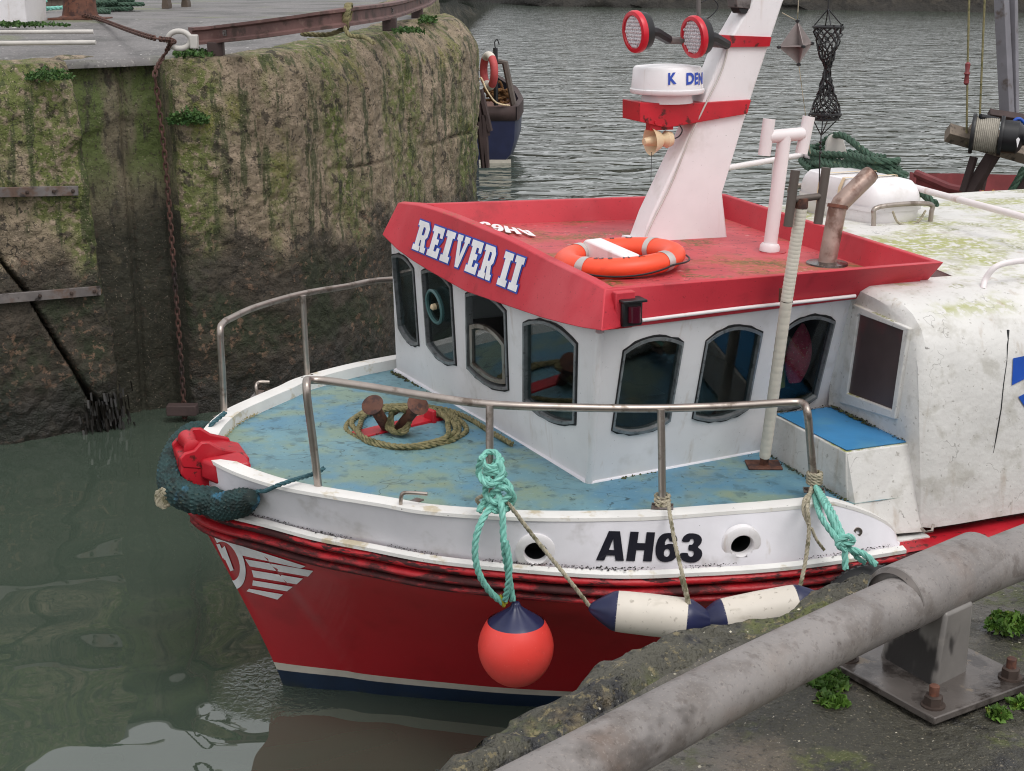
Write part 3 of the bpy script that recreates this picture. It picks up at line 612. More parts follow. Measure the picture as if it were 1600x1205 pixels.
def hullrow(z):
    t = max(0, min(1, z/1.07)); w = t**1.12 if z >= 0 else 0
    pts = []
    for (ls, ln), (rs, rn) in zip(L_, R_):
        rn2 = max(0, rn-.05); rs2 = rs + (.05 if rn < .5 else .0)
        s = ls + (rs2-ls)*w; n = ln + (rn2-ln)*w
        if z < 0: n = n*(1 + z*.7); s = s - z*.25*(1 if n < 1 else .2)
        pts.append((s, n, z + sheer(s)*t))
    return pts
hull_mb = MB().rows([both(hullrow(z)) for z in (1.12,1.0,.9,.8,.7,.6,.5,.42,.34,.26,.20,.155)])
hull = hull_mb.build('hull', MT['hullred'], boat, smooth=60)
MB().rows([both(hullrow(z)) for z in (.155,.13,.105)]).build('boot_stripe', MT['stripe'], boat, smooth=60)
MB().rows([both(hullrow(z)) for z in (.105,.06,.0,-.15,-.35,-.6,-.9)]).build('boot_topping', MT['boot'], boat, smooth=60)
# rub rail: three rounded strakes, one above the other
def offs(cur, d):
    t = np.gradient(cur, axis=0); t /= np.linalg.norm(t, axis=1)[:,None]; t[0] = (0, 1)
    return cur + np.stack([-t[:,1], t[:,0]], -1)*d
NR = 130
RR = curve(rail, NR, 7.6)
def strake(zc, hw, d):
    rows = []
    for k in range(9):
        a = math.pi*(k/8-.5); c = offs(RR, -.05 + d*math.cos(a))
        rows.append(both([(s, max(0, n), zc + hw*math.sin(a) + sheer(s)) for s, n in c]))
    return MB().rows(rows)
MT['railworn'] = M('blackened_red_rub_rail', S(164,24,34), .5, var=.15, vscale=5, layers=[dict(col=S(30,18,18), scale=1.7, lo=.44, hi=.56, stretch=(1,1,4), amt=.9, rough=.8, detail=8, rg=.78), dict(col=S(214,100,100), scale=26, lo=.68, hi=.73, amt=.5)], bump=((16,.6,.012),(70,.4,.004)))
for zc, hw, d, mm in ((1.177,.029,.06,'railred'),(1.122,.026,.066,'railworn'),(1.073,.024,.056,'railworn')):
    strake(zc, hw, d).build('rub_rail', MT[mm], boat, smooth=60)
# white lip on top of the rail
c1, c2 = offs(RR, -.03), offs(RR, .004); c1, c2 = [c[c2[:,0] < 1.42] for c in (c1, c2)]
MB().rows([both([(s, max(0,n), 1.236+sheer(s)) for s, n in c1]), both([(s, max(0,n), 1.224+sheer(s)) for s, n in c2]), both([(s, max(0,n), 1.205+sheer(s)) for s, n in c2])]).build('rail_lip', MT['cap'], boat)
ca, cb = offs(RR, -.20), offs(RR, .0); km = RR[:,0] > 1.2
for sg in (1, -1): MB().rows([[B(s, sg*n, 1.212) for s, n in ca[km]], [B(s, sg*n, 1.206) for s, n in cb[km]]]).build('covering_board', MT['redsteel'], boat)
# bulwark, sweeping down to the rail at its after end
def gtop(s):
    z = 1.48
    if s > 1.0:
        t = min(1, (s-1.0)/.40); z = 1.48 - .27*(1-math.sqrt(max(0, 1-t))) if t < 1 else 1.21
    return z + sheer(s)
NB = 420
GG, RB = curve(gun, NB, 1.6), curve(rail, NB, 1.6)
GG = offs(GG, 0); RB = offs(RB, -.055)
rows = []
for k in range(15):
    t = k/14; rows.append([(RB[i][0]*(1-t)+GG[i][0]*t, max(0, RB[i][1]*(1-t)+GG[i][1]*t), (1.20+sheer(RB[i][0]))*(1-t) + gtop(GG[i][0])*t) for i in range(NB)])
bmb = MB().rows([both(r) for r in rows])
holes = []
for u, v in ((838,861),(1157,850)):
    best = min((Vector(p) for p in bmb.v), key=lambda p: (PX(p)[0]-u)**2 + (PX(p)[1]-v)**2 + (0 if p.y < 8 else 1e6)); holes.append(best)
bf = []
for f in bmb.f:
    c = sum((Vector(bmb.v[i]) for i in f), Vector())/len(f)
    if not any((c-h).length < .062 for h in holes): bf.append(f)
bmb.f = bf
bul = bmb.build('bulwark', MT['bulwark'], boat, smooth=50)
BVH_BUL = BVHTree.FromPolygons([Vector(p) for p in bmb.v], bmb.f)
for h in holes:
    i = min(range(NB), key=lambda i: (Vector(B(GG[i][0], GG[i][1], h.z))-h).length); tt = (B(*GG[min(i+3,NB-1)],0)-B(*GG[i-3],0)).normalized(); ax = Vector((tt.y, -tt.x, 0)); ax = ax if ax.y < 0 else -ax
    ax = (ax + Vector((0,0,-.12))).normalized()
    o = MB().lathe([(.057,-.03),(.057,.008),(.062,.014),(.092,.011),(.102,.003),(.102,-.03)], h, ax, 40, cap=False).build('scupper_ring', MT['white_clean'], bul)
    MB().lathe([(.0575,.004),(.062,-.14),(.0,-.14)], h, ax, 32, cap=False).build('scupper_pipe', MT['rubber'], bul)
# gunwale cap and inner side
IN = offs(GG, -.105)
zd = 1.417
def capz(s): return gtop(s)
rows = [[(s, max(0,n), capz(s)-.012) for s, n in offs(GG, .006)], [(s, max(0,n), capz(s)+.006) for s, n in offs(GG, .004)], [(s, max(0,n), capz(s)+.010) for s, n in offs(GG, -.04)], [(s, max(0,n), capz(s)+.006) for s, n in offs(GG, -.10)], [(s, max(0,n), min(capz(s), 1.40)-.02) for s, n in IN]]
MB().rows([both(r) for r in rows]).build('gunwale_cap', MT['cap'], boat, smooth=50)
# foredeck
rows = []
for s in np.linspace(-1.745, 2.0, 60):
    b = max(.0, float(np.interp(s, IN[:,0], IN[:,1]))+.012) if s > IN[0,0] else 0
    rows.append([B(s, b*t, zd + .022*(1-t*t) + sheer(s)) for t in np.linspace(-1, 1, 25)])
MB().rows(rows).build('foredeck', MT['deck'], boat, smooth=60)

# ---- wheelhouse
A0, B0, C0 = W(620,582,zd), W(920,757,zd), W(1213,703,zd)
B1 = W(937,512,2.36); NF = (A0-B0).cross(B1-B0).normalized(); NF = NF if NF.y < 0 else -NF
NP_ = (C0-B0).cross(B1-B0).normalized(); NP_ = NP_ if NP_.y < 0 else -NP_
ff = lambda u, v: PL(u, v, B0, NF); fp = lambda u, v: PL(u, v, B0, NP_)
A1 = ff(611,372); C1 = fp(1352,464); C1 = C1 + (C1-B1).normalized()*.25; C0x = fp(1350,678); C0x = B0 + (C0-B0).normalized()*1.92
dz_ = Vector((0,0,-.05))
def arch(q, up=(.0,.0), n=10):
    """quad TL TR BR BL in pixels, arched at head and foot"""
    TL, TR, BR, BL_ = [Vector((x, y)) for x, y in q]; out = []
    for k in range(n+1):
        t = k/n; p = TL.lerp(TR, t); p.y -= up[0]*4*t*(1-t); out.append(p)
    for k in range(n+1):
        t = k/n; p = BR.lerp(BL_, t); p.y += up[1]*4*t*(1-t); out.append(p)
    return out
WINS_F = [arch(((614,400),(647,421),(655,538),(624,512)), (10,10)), arch(((660,424),(706,448),(713,568),(668,538)), (12,11)),
          arch(((729,460),(791,486),(795,608),(731,574)), (13,11)), arch(((819,505),(902,538),(899,661),(819,626)), (17,13))]
WINS_P = [arch(((974,549),(1067,535),(1046,657),(956,671)), (15,12)), arch(((1103,533),(1190,520),(1168,638),(1082,652)), (16,11)), arch(((1226,514),(1304,502),(1275,621),(1198,638)), (14,9))]
def wall_holes(name, outer, wins, fn, nrm, parent):
    hs_ = [[fn(p.x, p.y) for p in w] for w in wins]
    o = MB().holed([outer] + hs_, -nrm*.035).build(name, MT['white_clean'], parent, smooth=0)
    return o, hs_
house = MB().rows([[A0+dz_, B(1.9,-1.42,zd), B(1.95,-1.42,2.36), A1+Vector((0,0,.02))]]*1 + [[A0+dz_, B(1.9,-1.42,zd), B(1.95,-1.42,2.36), A1+Vector((0,0,.02))]]) if False else MB()
house.add([A0+dz_, B(1.9,-1.40,zd-.05), B(1.95,-1.30,2.36), A1+Vector((0,0,-.03))], [(0,1,2,3)])
wheel = house.build('wheelhouse', MT['white_clean'], boat, smooth=0)
wf, hf = wall_holes('front_wall', [A0+dz_, B0+dz_, B1, A1], WINS_F, ff, NF, wheel)
wp2, hp = wall_holes('side_wall', [B0+dz_, C0x+dz_, C1, B1], WINS_P, fp, NP_, wheel)
# cove strip where the walls meet the deck
MB().tube([A0+NF*.0+Vector((0,0,.005)), B0+NF*.004+NP_*.004+Vector((0,0,.0))], .03, 8).tube([B0+NP_*.004+Vector((0,0,.0)), C0x+Vector((0,0,.005))], .03, 8).build('cove_strip', MT['bulwark'], wheel)
MB().tube([B0+Vector((0,0,.0)), B1+Vector((0,0,-.02))], .022, 12).build('corner_post', MT['white_clean'], wheel)
def growth(name, pts, r, m, parent, seed=1, dens=1.0):
    rg = random.Random(seed); p = resample([Vector(q) for q in pts], .012); mb = MB()
    for q in p:
        k = vn(q.x*4+seed, q.y*4, 0)
        if k < -.35*dens: continue
        for _ in range(3):
            c = q + Vector((rg.gauss(0,.008), rg.gauss(0,.008), rg.uniform(0,.01))); rr = r*rg.uniform(.3,1.1)*(.6+.5*k)
            if rr <= .001: continue
            vs = [c + Vector((math.cos(a)*rr*rg.uniform(.6,1.3), math.sin(a)*rr*rg.uniform(.6,1.3), rg.uniform(-.2,.2)*rr)) for a in (0,1.26,2.51,3.77,5.03)] + [c + Vector((0,0,rr*rg.uniform(.3,1.0)))]
            mb.add(vs, [(0,1,5),(1,2,5),(2,3,5),(3,4,5),(4,0,5)])
    o = mb.build(name, m, parent, fix=False, smooth=0); o['kind'] = 'stuff'; return o
MT['algae'] = M('dark_green_growth', S(66,70,36), .85, var=.4, vscale=40, layers=[dict(col=S(34,33,24), scale=25, lo=.46, hi=.58)])
MT['lichen'] = M('yellow_growth', S(136,122,70), .8, var=.3, vscale=30, layers=[dict(col=S(110,100,50), scale=30, lo=.5, hi=.62)])
growth('algae_line', [A0+NF*.04+Vector((0,0,.012)), B0+NF*.036+NP_*.032+Vector((0,0,.012)), C0x+NP_*.04+Vector((0,0,.012))], .021, MT['algae'], wheel, 2, 1.6)
i_p = [B(s, n-.012, 1.425+sheer(s)) for s, n in IN[::3] if s < 1.15]; i_s = [B(s, -(n-.012), 1.425+sheer(s)) for s, n in IN[::3] if s < 1.15]
growth('algae_line', i_p[40:], .013, MT['algae'], boat, 5, .6); growth('lichen_line', i_p[:85], .010, MT['lichen'], boat, 7, 2); growth('lichen_line', i_s[:60], .009, MT['lichen'], boat, 9, 1)
lipc = [B(s, n, 1.238+sheer(s)) for s, n in offs(RR, -.036) if s < 1.5 and n > .05]
gl_ = growth('grime_line', lipc, .009, MT['weed'], boat, 12, 1.2)
# dark cabin inside
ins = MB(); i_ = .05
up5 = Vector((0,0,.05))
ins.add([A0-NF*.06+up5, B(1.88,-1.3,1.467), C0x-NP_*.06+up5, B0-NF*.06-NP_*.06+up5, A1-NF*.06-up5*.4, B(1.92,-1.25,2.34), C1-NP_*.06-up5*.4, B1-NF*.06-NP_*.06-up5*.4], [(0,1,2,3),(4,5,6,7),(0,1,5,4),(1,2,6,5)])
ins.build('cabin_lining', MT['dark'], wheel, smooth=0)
for hs_, nrm in ((hf, NF), (hp, NP_)):
    for n_, h in enumerate(hs_):
        q = [p - nrm*.042 for p in h]
        MB().holed([[p-nrm*.05 + (sum(h, Vector())/len(h)-p)*-.55 for p in h], q]).build('lining_panel', MT['dark'], wheel, smooth=0) if False else None
MB().box(B(.42,-.25,1.78), (.38,2.1,.03), (BA, BN, Vector((0,0,1)))).build('dash_shelf', MT['brownpane'], wheel)
MB().box(B(.75,.4,1.72), (.45,.4,.5), (BA, BN, Vector((0,0,1)))).build('skipper_seat', MT['cloth'], wheel, bevel=.04)
def window(h, nrm, sash=False):
    c = sum(h, Vector())/len(h); inner = [c + (p-c)*.945 for p in h]; outer = [c + (p-c)*1.005 for p in h]
    fr = MB().holed([[p+nrm*.012 for p in outer], [p+nrm*.012 for p in inner]], -nrm*.045).build('window_frame', MT['frame'], wheel, smooth=0)
    rgw = random.Random(len(bpy.data.objects)); big = [c + (p-c)*(1.03+rgw.uniform(-.012,.022)) for p in h]
    MB().holed([[p+nrm*.006 for p in big], [p+nrm*.006 for p in outer]], -nrm*.01).build('rubber_seal', MT['rubber'], wheel, smooth=0)
    if not sash:
        MB().prism([c + (p-c)*.952 - nrm*.012 for p in h], -nrm*.005).build('pane', MT['glass'], wheel, smooth=0)
    return fr, c
for k, h in enumerate(hf):
    window(h, NF, k == 2)
for h in hp: window(h, NP_)
# dropped sash in the third front window
h = hf[2]; c = sum(h, Vector())/len(h); dn = Vector((0,0,-1))
sash = arch(((734,508),(788,538),(790,600),(735,570)), (12,8)); sp = [ff(p.x, p.y) for p in sash]; c = sum(sp, Vector())/len(sp)
MB().holed([[p+NF*.004 for p in sp], [c+(p-c)*.86+NF*.004 for p in sp]], -NF*.02).build('sash_frame', MT['steel'], wheel, smooth=0)
MB().prism([c+(p-c)*.87-NF*.008 for p in sp], -NF*.004).build('pane', MT['glass'], wheel, smooth=0)
MB().box(ff(770,492)-NF*.25, (.09,.01,.07), (BN, BA, Vector((0,0,1)))).build('paper_notice', MT['whitelet'], wheel)
# clear-view screen
cv = ff(684,478) + NF*.004
MB().lathe([(.098,0),(.110,.004),(.115,.022),(.106,.032),(.096,.028),(.096,0)], cv, NF, 40, cap=False).build('clear_view_ring', MT['teallam'], wheel)
MB().lathe([(.1,.012),(.0,.012)], cv, NF, 32, cap=False).build('clear_view_disc', glass_mat('teal_tinted_glass', (.16,.26,.25,1)), wheel)
MB().lathe([(.02,.012),(.02,.035),(.009,.045)], cv, NF, 16).build('clear_view_hub', MT['cream'], wheel)

# ---- red roof tray
def Bz(p, z): return B(p[0], p[1], z)
tp = [(-.153,-1.70),(-.017,1.303),(2.004,1.359),(2.147,-1.30)]; bt = [(-.27,-1.70),(-.05,1.345),(2.0,1.20),(2.1,-1.25)]
bt = [(BL(W(599,366,2.345))[0:2]), (BL(W(940,517,2.345))[0:2]), (2.0,1.16), (2.1,-1.25)]
def inset(q, d):
    c = np.mean(np.array(q), 0); return [tuple(np.array(p) + (c-np.array(p))/np.linalg.norm(c-np.array(p))*d*1.35) for p in q]
ZR = 2.547
rows = [[Bz(p, 2.335) for p in inset(bt, .10)], [Bz(p, 2.345) for p in bt], [Bz(p, ZR) for p in tp], [Bz(p, ZR) for p in inset(tp, .045)], [Bz(p, 2.40) for p in inset(tp, .10)]]
def subd(r, k=12): return [r[i].lerp(r[(i+1) % 4], t/k) for i in range(4) for t in range(k)]
rows = [subd(r) for r in rows]
def trace(px, base, n=13):
    a = np.array(px, float); L = np.r_[0, np.cumsum(np.hypot(*np.diff(a, axis=0).T))]; q = np.linspace(0, L[-1], n)
    return [PL(u, v, base, NF) for u, v in zip(np.interp(q, L, a[:,0]), np.interp(q, L, a[:,1]))]
eb_ = trace([(597,367),(605,378),(625,394),(646,409),(660,418),(725,455),(800,481),(850,498),(900,511),(940,517)], B0 + NF*.07)
et_ = trace([(622,317),(650,320),(690,331),(725,345),(800,377),(850,404),(925,440),(945,452)], Bz(tp[1], ZR))
cx_ = (Bz(tp[2], ZR)+Bz(tp[3], ZR))/2
for t in range(13):
    inw = (cx_-et_[t]); inw.z = 0; inw.normalize()
    rows[1][t] = eb_[t]; rows[0][t] = eb_[t] - NF*.09 + Vector((0,0,-.008)); rows[2][t] = et_[t]; rows[3][t] = et_[t] - NF*.05
    rows[4][t] = Vector((et_[t].x, et_[t].y, 2.40)) - NF*.11
rows = rows[:2] + [[a_.lerp(b_, t) for a_, b_ in zip(rows[1], rows[2])] for t in (.25,.5,.75)] + rows[2:]
roof_mb = MB().rows(rows, True)
BVHR = BVHTree.FromPolygons([Vector(p) for p in roof_mb.v], roof_mb.f)
roof = roof_mb.build('roof_rim', MT['roofred'], boat, bevel=.022)
rf = MB()
fl = inset(tp, .095); q = [np.array(p) for p in fl]; rws = []
for t in np.linspace(0, 1, 30): rws.append([Bz(tuple((q[0]*(1-u)+q[3]*u)*(1-t) + (q[1]*(1-u)+q[2]*u)*t), 2.402 + .02*math.sin(math.pi*t)*math.sin(math.pi*u)) for u in np.linspace(0, 1, 24)])
rf.rows(rws).build('roof_floor', MT['rooffloor'], boat)

# ---- lettering helpers: flat glyphs laid on a real surface
def glyph_mesh(splines=None, text=None, offset=0., bold=0.):
    if text is None:
        cu = bpy.data.curves.new('g', 'CURVE'); cu.dimensions = '2D'; cu.fill_mode = 'BOTH'; cu.offset = offset
        for pts in splines:
            sp_ = cu.splines.new('POLY'); sp_.points.add(len(pts)-1); sp_.use_cyclic_u = True
            for pt, (x, y) in zip(sp_.points, pts): pt.co = (x, y, 0, 1)
    else:
        cu = bpy.data.curves.new('g', 'FONT'); cu.body = text; cu.offset = bold; cu.resolution_u = 6
    o = bpy.data.objects.new('g', cu); col.objects.link(o); dg = bpy.context.evaluated_depsgraph_get(); e = o.evaluated_get(dg); me = e.to_mesh()
    v = [tuple(x.co[:2]) for x in me.vertices]; f = [tuple(p.vertices) for p in me.polygons]
    e.to_mesh_clear(); bpy.data.objects.remove(o); bpy.data.curves.remove(cu); return v, f
def decal(name, vf, bounds, quad, surf, m, parent, lift=.004):
    """map glyph plane (bounds) into pixel quad TL TR BR BL, then onto the surface"""
    x0, y0, x1, y1 = bounds; TL, TR, BR, BL_ = [Vector(p) for p in quad]; mb = MB(); vs = []
    for x, y in vf[0]:
        u = (x-x0)/(x1-x0); w = (y-y0)/(y1-y0); p = (BL_.lerp(BR, u)).lerp(TL.lerp(TR, u), w)
        q, nrm = surf(p.x, p.y); vs.append(q + nrm*lift)
    mb.add(vs, vf[1]); return mb.build(name, m, parent, smooth=0)
def bvh_surf(bvh):
    def f(u, v):
        d = ray(u, v).normalized(); h, n, i, t = bvh.ray_cast(CAM, d)
        if h is None: return None, None
        if n.dot(d) > 0: n = -n
        return h, n
    return f
def plane_surf(p0, nrm): return lambda u, v: (PL(u, v, p0, nrm), nrm)
GL = {'I': [[(0,0),(.5,0),(.5,.2),(.4,.2),(.4,.8),(.5,.8),(.5,1),(0,1),(0,.8),(.1,.8),(.1,.2),(0,.2)]],
 'E': [[(0,0),(.62,0),(.62,.34),(.47,.34),(.44,.2),(.32,.2),(.32,.42),(.46,.42),(.46,.6),(.32,.6),(.32,.8),(.44,.8),(.47,.66),(.62,.66),(.62,1),(0,1),(0,.8),(.08,.8),(.08,.2),(0,.2)]],
 'R': [[(0,0),(.38,0),(.38,.18),(.31,.18),(.31,.38),(.36,.38),(.44,0),(.70,0),(.70,.18),(.63,.18),(.56,.44),(.65,.54),(.66,.82),(.53,1),(0,1),(0,.82),(.08,.82),(.08,.18),(0,.18)], [(.31,.55),(.31,.82),(.41,.82),(.44,.77),(.44,.6),(.41,.55)]],
 'V': [[(.26,0),(.45,0),(.64,.82),(.70,.82),(.70,1),(.41,1),(.41,.82),(.46,.82),(.355,.34),(.25,.82),(.30,.82),(.30,1),(0,1),(0,.82),(.06,.82)]]}
def word(txt, gap=.1):
    x = 0; out = []
    for ch in txt:
        if ch == ' ': x += .28; continue
        w = max(p[0] for p in GL[ch][0])
        for l in GL[ch]: out.append([(p[0]+x, p[1]) for p in l])
        x += w + gap
    return out, x-gap
def chaikin(p):
    return [q for i in range(len(p)) for q in (tuple(np.array(p[i])*.78+np.array(p[(i+1) % len(p)])*.22), tuple(np.array(p[i])*.22+np.array(p[(i+1) % len(p)])*.78))]
GL['A'] = [[(0,0),(.27,0),(.31,.17),(.58,.17),(.63,0),(.9,0),(.63,1),(.26,1)], [(.36,.36),(.53,.36),(.445,.74)]]
GL['H'] = [[(0,0),(.28,0),(.28,.38),(.54,.38),(.54,0),(.82,0),(.82,1),(.54,1),(.54,.62),(.28,.62),(.28,1),(0,1)]]
GL['6'] = [chaikin([(.70,.70),(.67,.86),(.56,.98),(.40,1.0),(.2,.97),(.06,.82),(0,.55),(.02,.3),(.1,.1),(.24,0),(.42,-.01),(.6,.05),(.72,.18),(.75,.36),(.68,.54),(.54,.63),(.40,.62),(.29,.56),(.30,.7),(.35,.81),(.41,.80),(.44,.70)]), [(.39+.10*math.cos(a), .31+.14*math.sin(a)) for a in np.linspace(0, 6.28, 13)[:-1]]]
GL['3'] = [chaikin([(.02,.70),(.06,.88),(.2,1.0),(.42,1.01),(.6,.95),(.69,.82),(.67,.66),(.55,.53),(.69,.44),(.74,.28),(.67,.1),(.52,0),(.32,-.01),(.12,.04),(.01,.18),(0,.32),(.26,.33),(.28,.23),(.36,.19),(.43,.22),(.46,.31),(.42,.40),(.26,.41),(.26,.61),(.38,.61),(.43,.70),(.41,.79),(.36,.82),(.30,.79),(.28,.70)])]
spl, wd_ = word('REIVER II', .13)
p0, p1, p2 = Bz(tp[0], ZR), Bz(tp[1], ZR), Bz(bt[1], 2.345)
NB_ = (et_[10]-et_[2]).cross(eb_[6]-et_[2]).normalized(); NB_ = NB_ if NB_.y < 0 else -NB_
qd = ((658,344),(823,404),(808,457),(645,389))
sf = lambda u, v: (bvh_surf(BVHR)(u, v)[0], NB_)
decal('name_outline', glyph_mesh(spl, offset=.048), (0,0,wd_,1), qd, sf, MT['bluelet'], roof, .004)
decal('name_lettering', glyph_mesh(spl), (0,0,wd_,1), qd, sf, MT['whitelet'], roof, .008)
def txt(name, t, quad, surf, m, parent, bold=.0, lift=.004):
    vf = glyph_mesh(text=t, bold=bold); a = np.array(vf[0]); return decal(name, vf, (a[:,0].min(), a[:,1].min(), a[:,0].max(), a[:,1].max()), quad, surf, m, parent, lift)
bs = bvh_surf(BVH_BUL)
spl, wd_ = word('AH63', .07); vf_ = glyph_mesh(spl)
decal('registration_number', vf_, (0,0,wd_,1), ((939,829),(1099,834),(1096,879),(931,875)), bs, MT['navylet'], bul, .006)
decal('roof_number', vf_, (0,0,wd_,1), ((846,371),(740,357),(752,346),(826,361)), plane_surf(B(0,0,2.425), Vector((0,0,1))), MT['whitelet'], roof, .003)
# bow emblem: circled letter and five wing bars
BVH_H = BVHTree.FromPolygons([Vector(p) for p in hull_mb.v], hull_mb.f); hsf = bvh_surf(BVH_H)
def bar(px, name='emblem_bar', n=10):
    (a, b, c, d) = [Vector(p) for p in px]; rows = []
    for w in (0, .33, .66, 1):
        r = []
        for k in range(n+1):
            t = k/n; p = a.lerp(b, t).lerp(d.lerp(c, t), w); q, nn = hsf(p.x, p.y); k2 = 0
            while q is None: k2 += 1; q, nn = hsf(p.x+k2, p.y)
            r.append(q+nn*.005)
        rows.append(r)
    MB().rows(rows).build(name, MT['whitelet'], hull)
bar(((364,848),(478,884),(470,887),(374,866))); bar(((384,873),(490,891),(482,900),(391,884))); bar(((394,890),(474,903),(464,912),(397,901))); bar(((396,906),(458,916),(449,923),(395,914))); bar(((390,919),(443,928),(434,936),(386,923)))
def arc(c, rx, ry, w, a0, a1, rot=0, n=24):
    rows = [[], []]
    for k in range(n+1):
        a = R(a0 + (a1-a0)*k/n)
        for j, s_ in enumerate((1, 1-w)):
            x, y = rx*s_*math.cos(a), ry*s_*math.sin(a); u = c[0]+x*math.cos(rot)-y*math.sin(rot); v = c[1]+x*math.sin(rot)+y*math.cos(rot)
            q, nn = hsf(u, v); k2 = 0
            while q is None: k2 += 1; q, nn = hsf(u+k2, v)
            rows[j].append(q+nn*.005)
    MB().rows(rows).build('emblem_ring', MT['whitelet'], hull)
arc((355,876), 26, 46, .3, -100, 118, R(-22), 30)
bar(((346,858),(352,852),(366,890),(361,892)), n=4); bar(((339,850),(344,849),(352,866),(349,872)), n=4); bar(((349,868),(357,866),(359,872),(351,874)), n=4)

# ---- after shelter with rounded shoulders
prof = [(1.94,1.262),(1.92,1.45),(1.88,1.7),(1.84,1.95),(1.815,2.1),(1.785,2.2),(1.73,2.29),(1.65,2.355),(1.54,2.395),(1.40,2.415),(1.20,2.428)]
mid = [(.9,2.45),(.5,2.475),(0,2.485)]
shp = MB()
ss = np.r_[np.linspace(1.60, 2.02, 10), np.linspace(2.1, 7.5, 60)]
jit = lambda s, k: .006*float(vn(s*2.3, k*.9, 4))
def prow(s, pr, sgn=1): return [B(s, sgn*(n + jit(s, i)), z + jit(s+9, i)) for i, (n, z) in enumerate(pr)]
for sg in (1, -1):
    shp.rows([prow(s, prof, sg) for s in ss])
    e = [B(1.60, sg*n, z) for n, z in prof]; e2 = [B(1.56, sg*(n-.035 if n > 1.3 else n), z-.03 if n < 1.8 else z) for n, z in prof]     # softened front edge
    shp.rows([[B(1.60, sg*(n + jit(1.60, i)), z + jit(10.6, i)) for i, (n, z) in enumerate(prof)], e2])
    cl = [B(1.56, sg*1.0, 1.2), B(1.56, sg*1.0, 2.40)]
    shp.add(e2 + cl[::-1], [tuple(range(len(e2)+2))])
full = [(1.20,2.428)] + mid + [(-.5,2.475),(-.9,2.45),(-1.20,2.428)]
shp.rows([[B(s, n + (jit(s, 10) if abs(n) > 1.1 else 0)*(1 if n > 0 else -1), z + jit(s+9, 10)) for n, z in full] for s in ss if s > 2.18])
shp.add([B(2.2, 1.2, 2.2)] + [B(2.2, n, z) for n, z in full] + [B(2.2, -1.2, 2.2)], [tuple(range(len(full)+2))])
shelter = shp.build('shelter', MT['shelter'], boat, smooth=45)
# side stump window with its raised white surround
fs_ = lambda u, v: PS(u, v, 1.56)
aft = -BA
oq = [fs_(*p) for p in ((1337,474),(1425,513),(1403,655),(1314,628))]; iq = [fs_(*p) for p in ((1346,490),(1416,516),(1398,640),(1328,614))]
MB().holed([[p+aft*.022 for p in oq], [p+aft*.022 for p in iq]], BA*.03).build('window_surround', MT['shelter'], shelter, smooth=0, bevel=.006)
MB().prism([p+aft*.006 for p in iq], BA*.01).build('brown_panel', MT['brownpane'], shelter, smooth=0)
# step beside the wheelhouse
stp = MB(); f = 1.175
stp.add([B(f,1.02,1.40), B(f,1.78,1.38), B(f,1.745,1.675), B(f,1.02,1.675), B(1.57,1.02,1.38), B(1.57,1.92,1.24), B(1.57,1.745,1.675), B(1.57,1.02,1.675), B(f+.03,1.88,1.25)], [(0,1,2,3),(3,2,6,7),(1,8,5,6,2)])
MB().add(stp.v, stp.f).build('side_step', MT['shelter'], shelter, smooth=0, bevel=.008)
MB().prism([B(f+.012,1.04,1.679), B(f+.012,1.732,1.679), B(1.565,1.732,1.679), B(1.565,1.04,1.679)], Vector((0,0,.004))).build('step_tread', MT['deckblue'], shelter, smooth=0)
growth('algae_line', [B(1.545,1.06,1.685), B(1.545,1.72,1.685)], .017, MT['algae'], shelter, 3, 3); growth('algae_line', [B(1.16,1.02,1.43), B(1.16,1.80,1.42)], .016, MT['algae'], shelter, 4, 2)
growth('algae_line', [B(1.18,1.05,1.684), B(1.56,1.05,1.684)], .010, MT['algae'], shelter, 6, 2)
# blue emblem, dirt run, grab handle
so2 = lambda u, v: PN(u, v, 1.855)
BVS = BVHTree.FromPolygons([Vector(p) for p in shp.v], shp.f); ssf = bvh_surf(BVS)
def on_shelter(px, name, m, lift=.006):
    MB().add([(lambda h, n: h+n*lift)(*ssf(u, v)) for u, v in px], [tuple(range(len(px)))]).build(name, m, shelter, smooth=0)
on_shelter(((1582,560),(1640,548),(1650,600),(1604,590),(1580,602)), 'blue_emblem', MT['logoblue']); on_shelter(((1590,620),(1606,612),(1640,612),(1640,640),(1600,636)), 'blue_emblem', MT['logoblue'])
pth = [(1575,516),(1574,540),(1573,565),(1568,600),(1564,640),(1557,680),(1552,708)]
MB().tube([(lambda h, n: h+n*.001)(*ssf(u, v)) for u, v in pth], [.008,.004,.002,.003,.0035,.004,.001], 6).build('dirt_run', MT['rubber'], shelter)
hb = [W(1536,452,2.40), W(1540,436,2.45), W(1556,417,2.52), W(1585,409,2.54), W(1640,404,2.53)]
o = MB().tube(smoothpath(hb, 6), .017, 12).build('grab_handle', MT['pinkwhite'], shelter)
MB().lathe([(.05,0),(.05,.008),(.02,.012)], W(1536,454,2.39), BN*.35+Vector((0,0,1)), 20).build('handle_foot', MT['white'], o)
# rails round the shelter roof
rp = [PN(1040,279,-1.75), PN(1140,262,-1.75), PN(1210,250,-1.75), B(3.02,-1.72,2.725), B(3.08,-1.60,2.72), B(3.0,-.29,2.685), B(3.0,.815,2.65), B(3.02,1.5,2.62)]
sr = MB().tube(smoothpath(rp, 6), .022, 12).build('roof_rail', MT['pinkwhite'], shelter)
for p in (rp[0], rp[2], B(3.03,-1.3,2.715), B(3.0,1.4,2.625)): MB().tube([p, Vector((p.x, p.y, 2.38))], .016, 10).build('rail_leg', MT['pinkwhite'], sr)

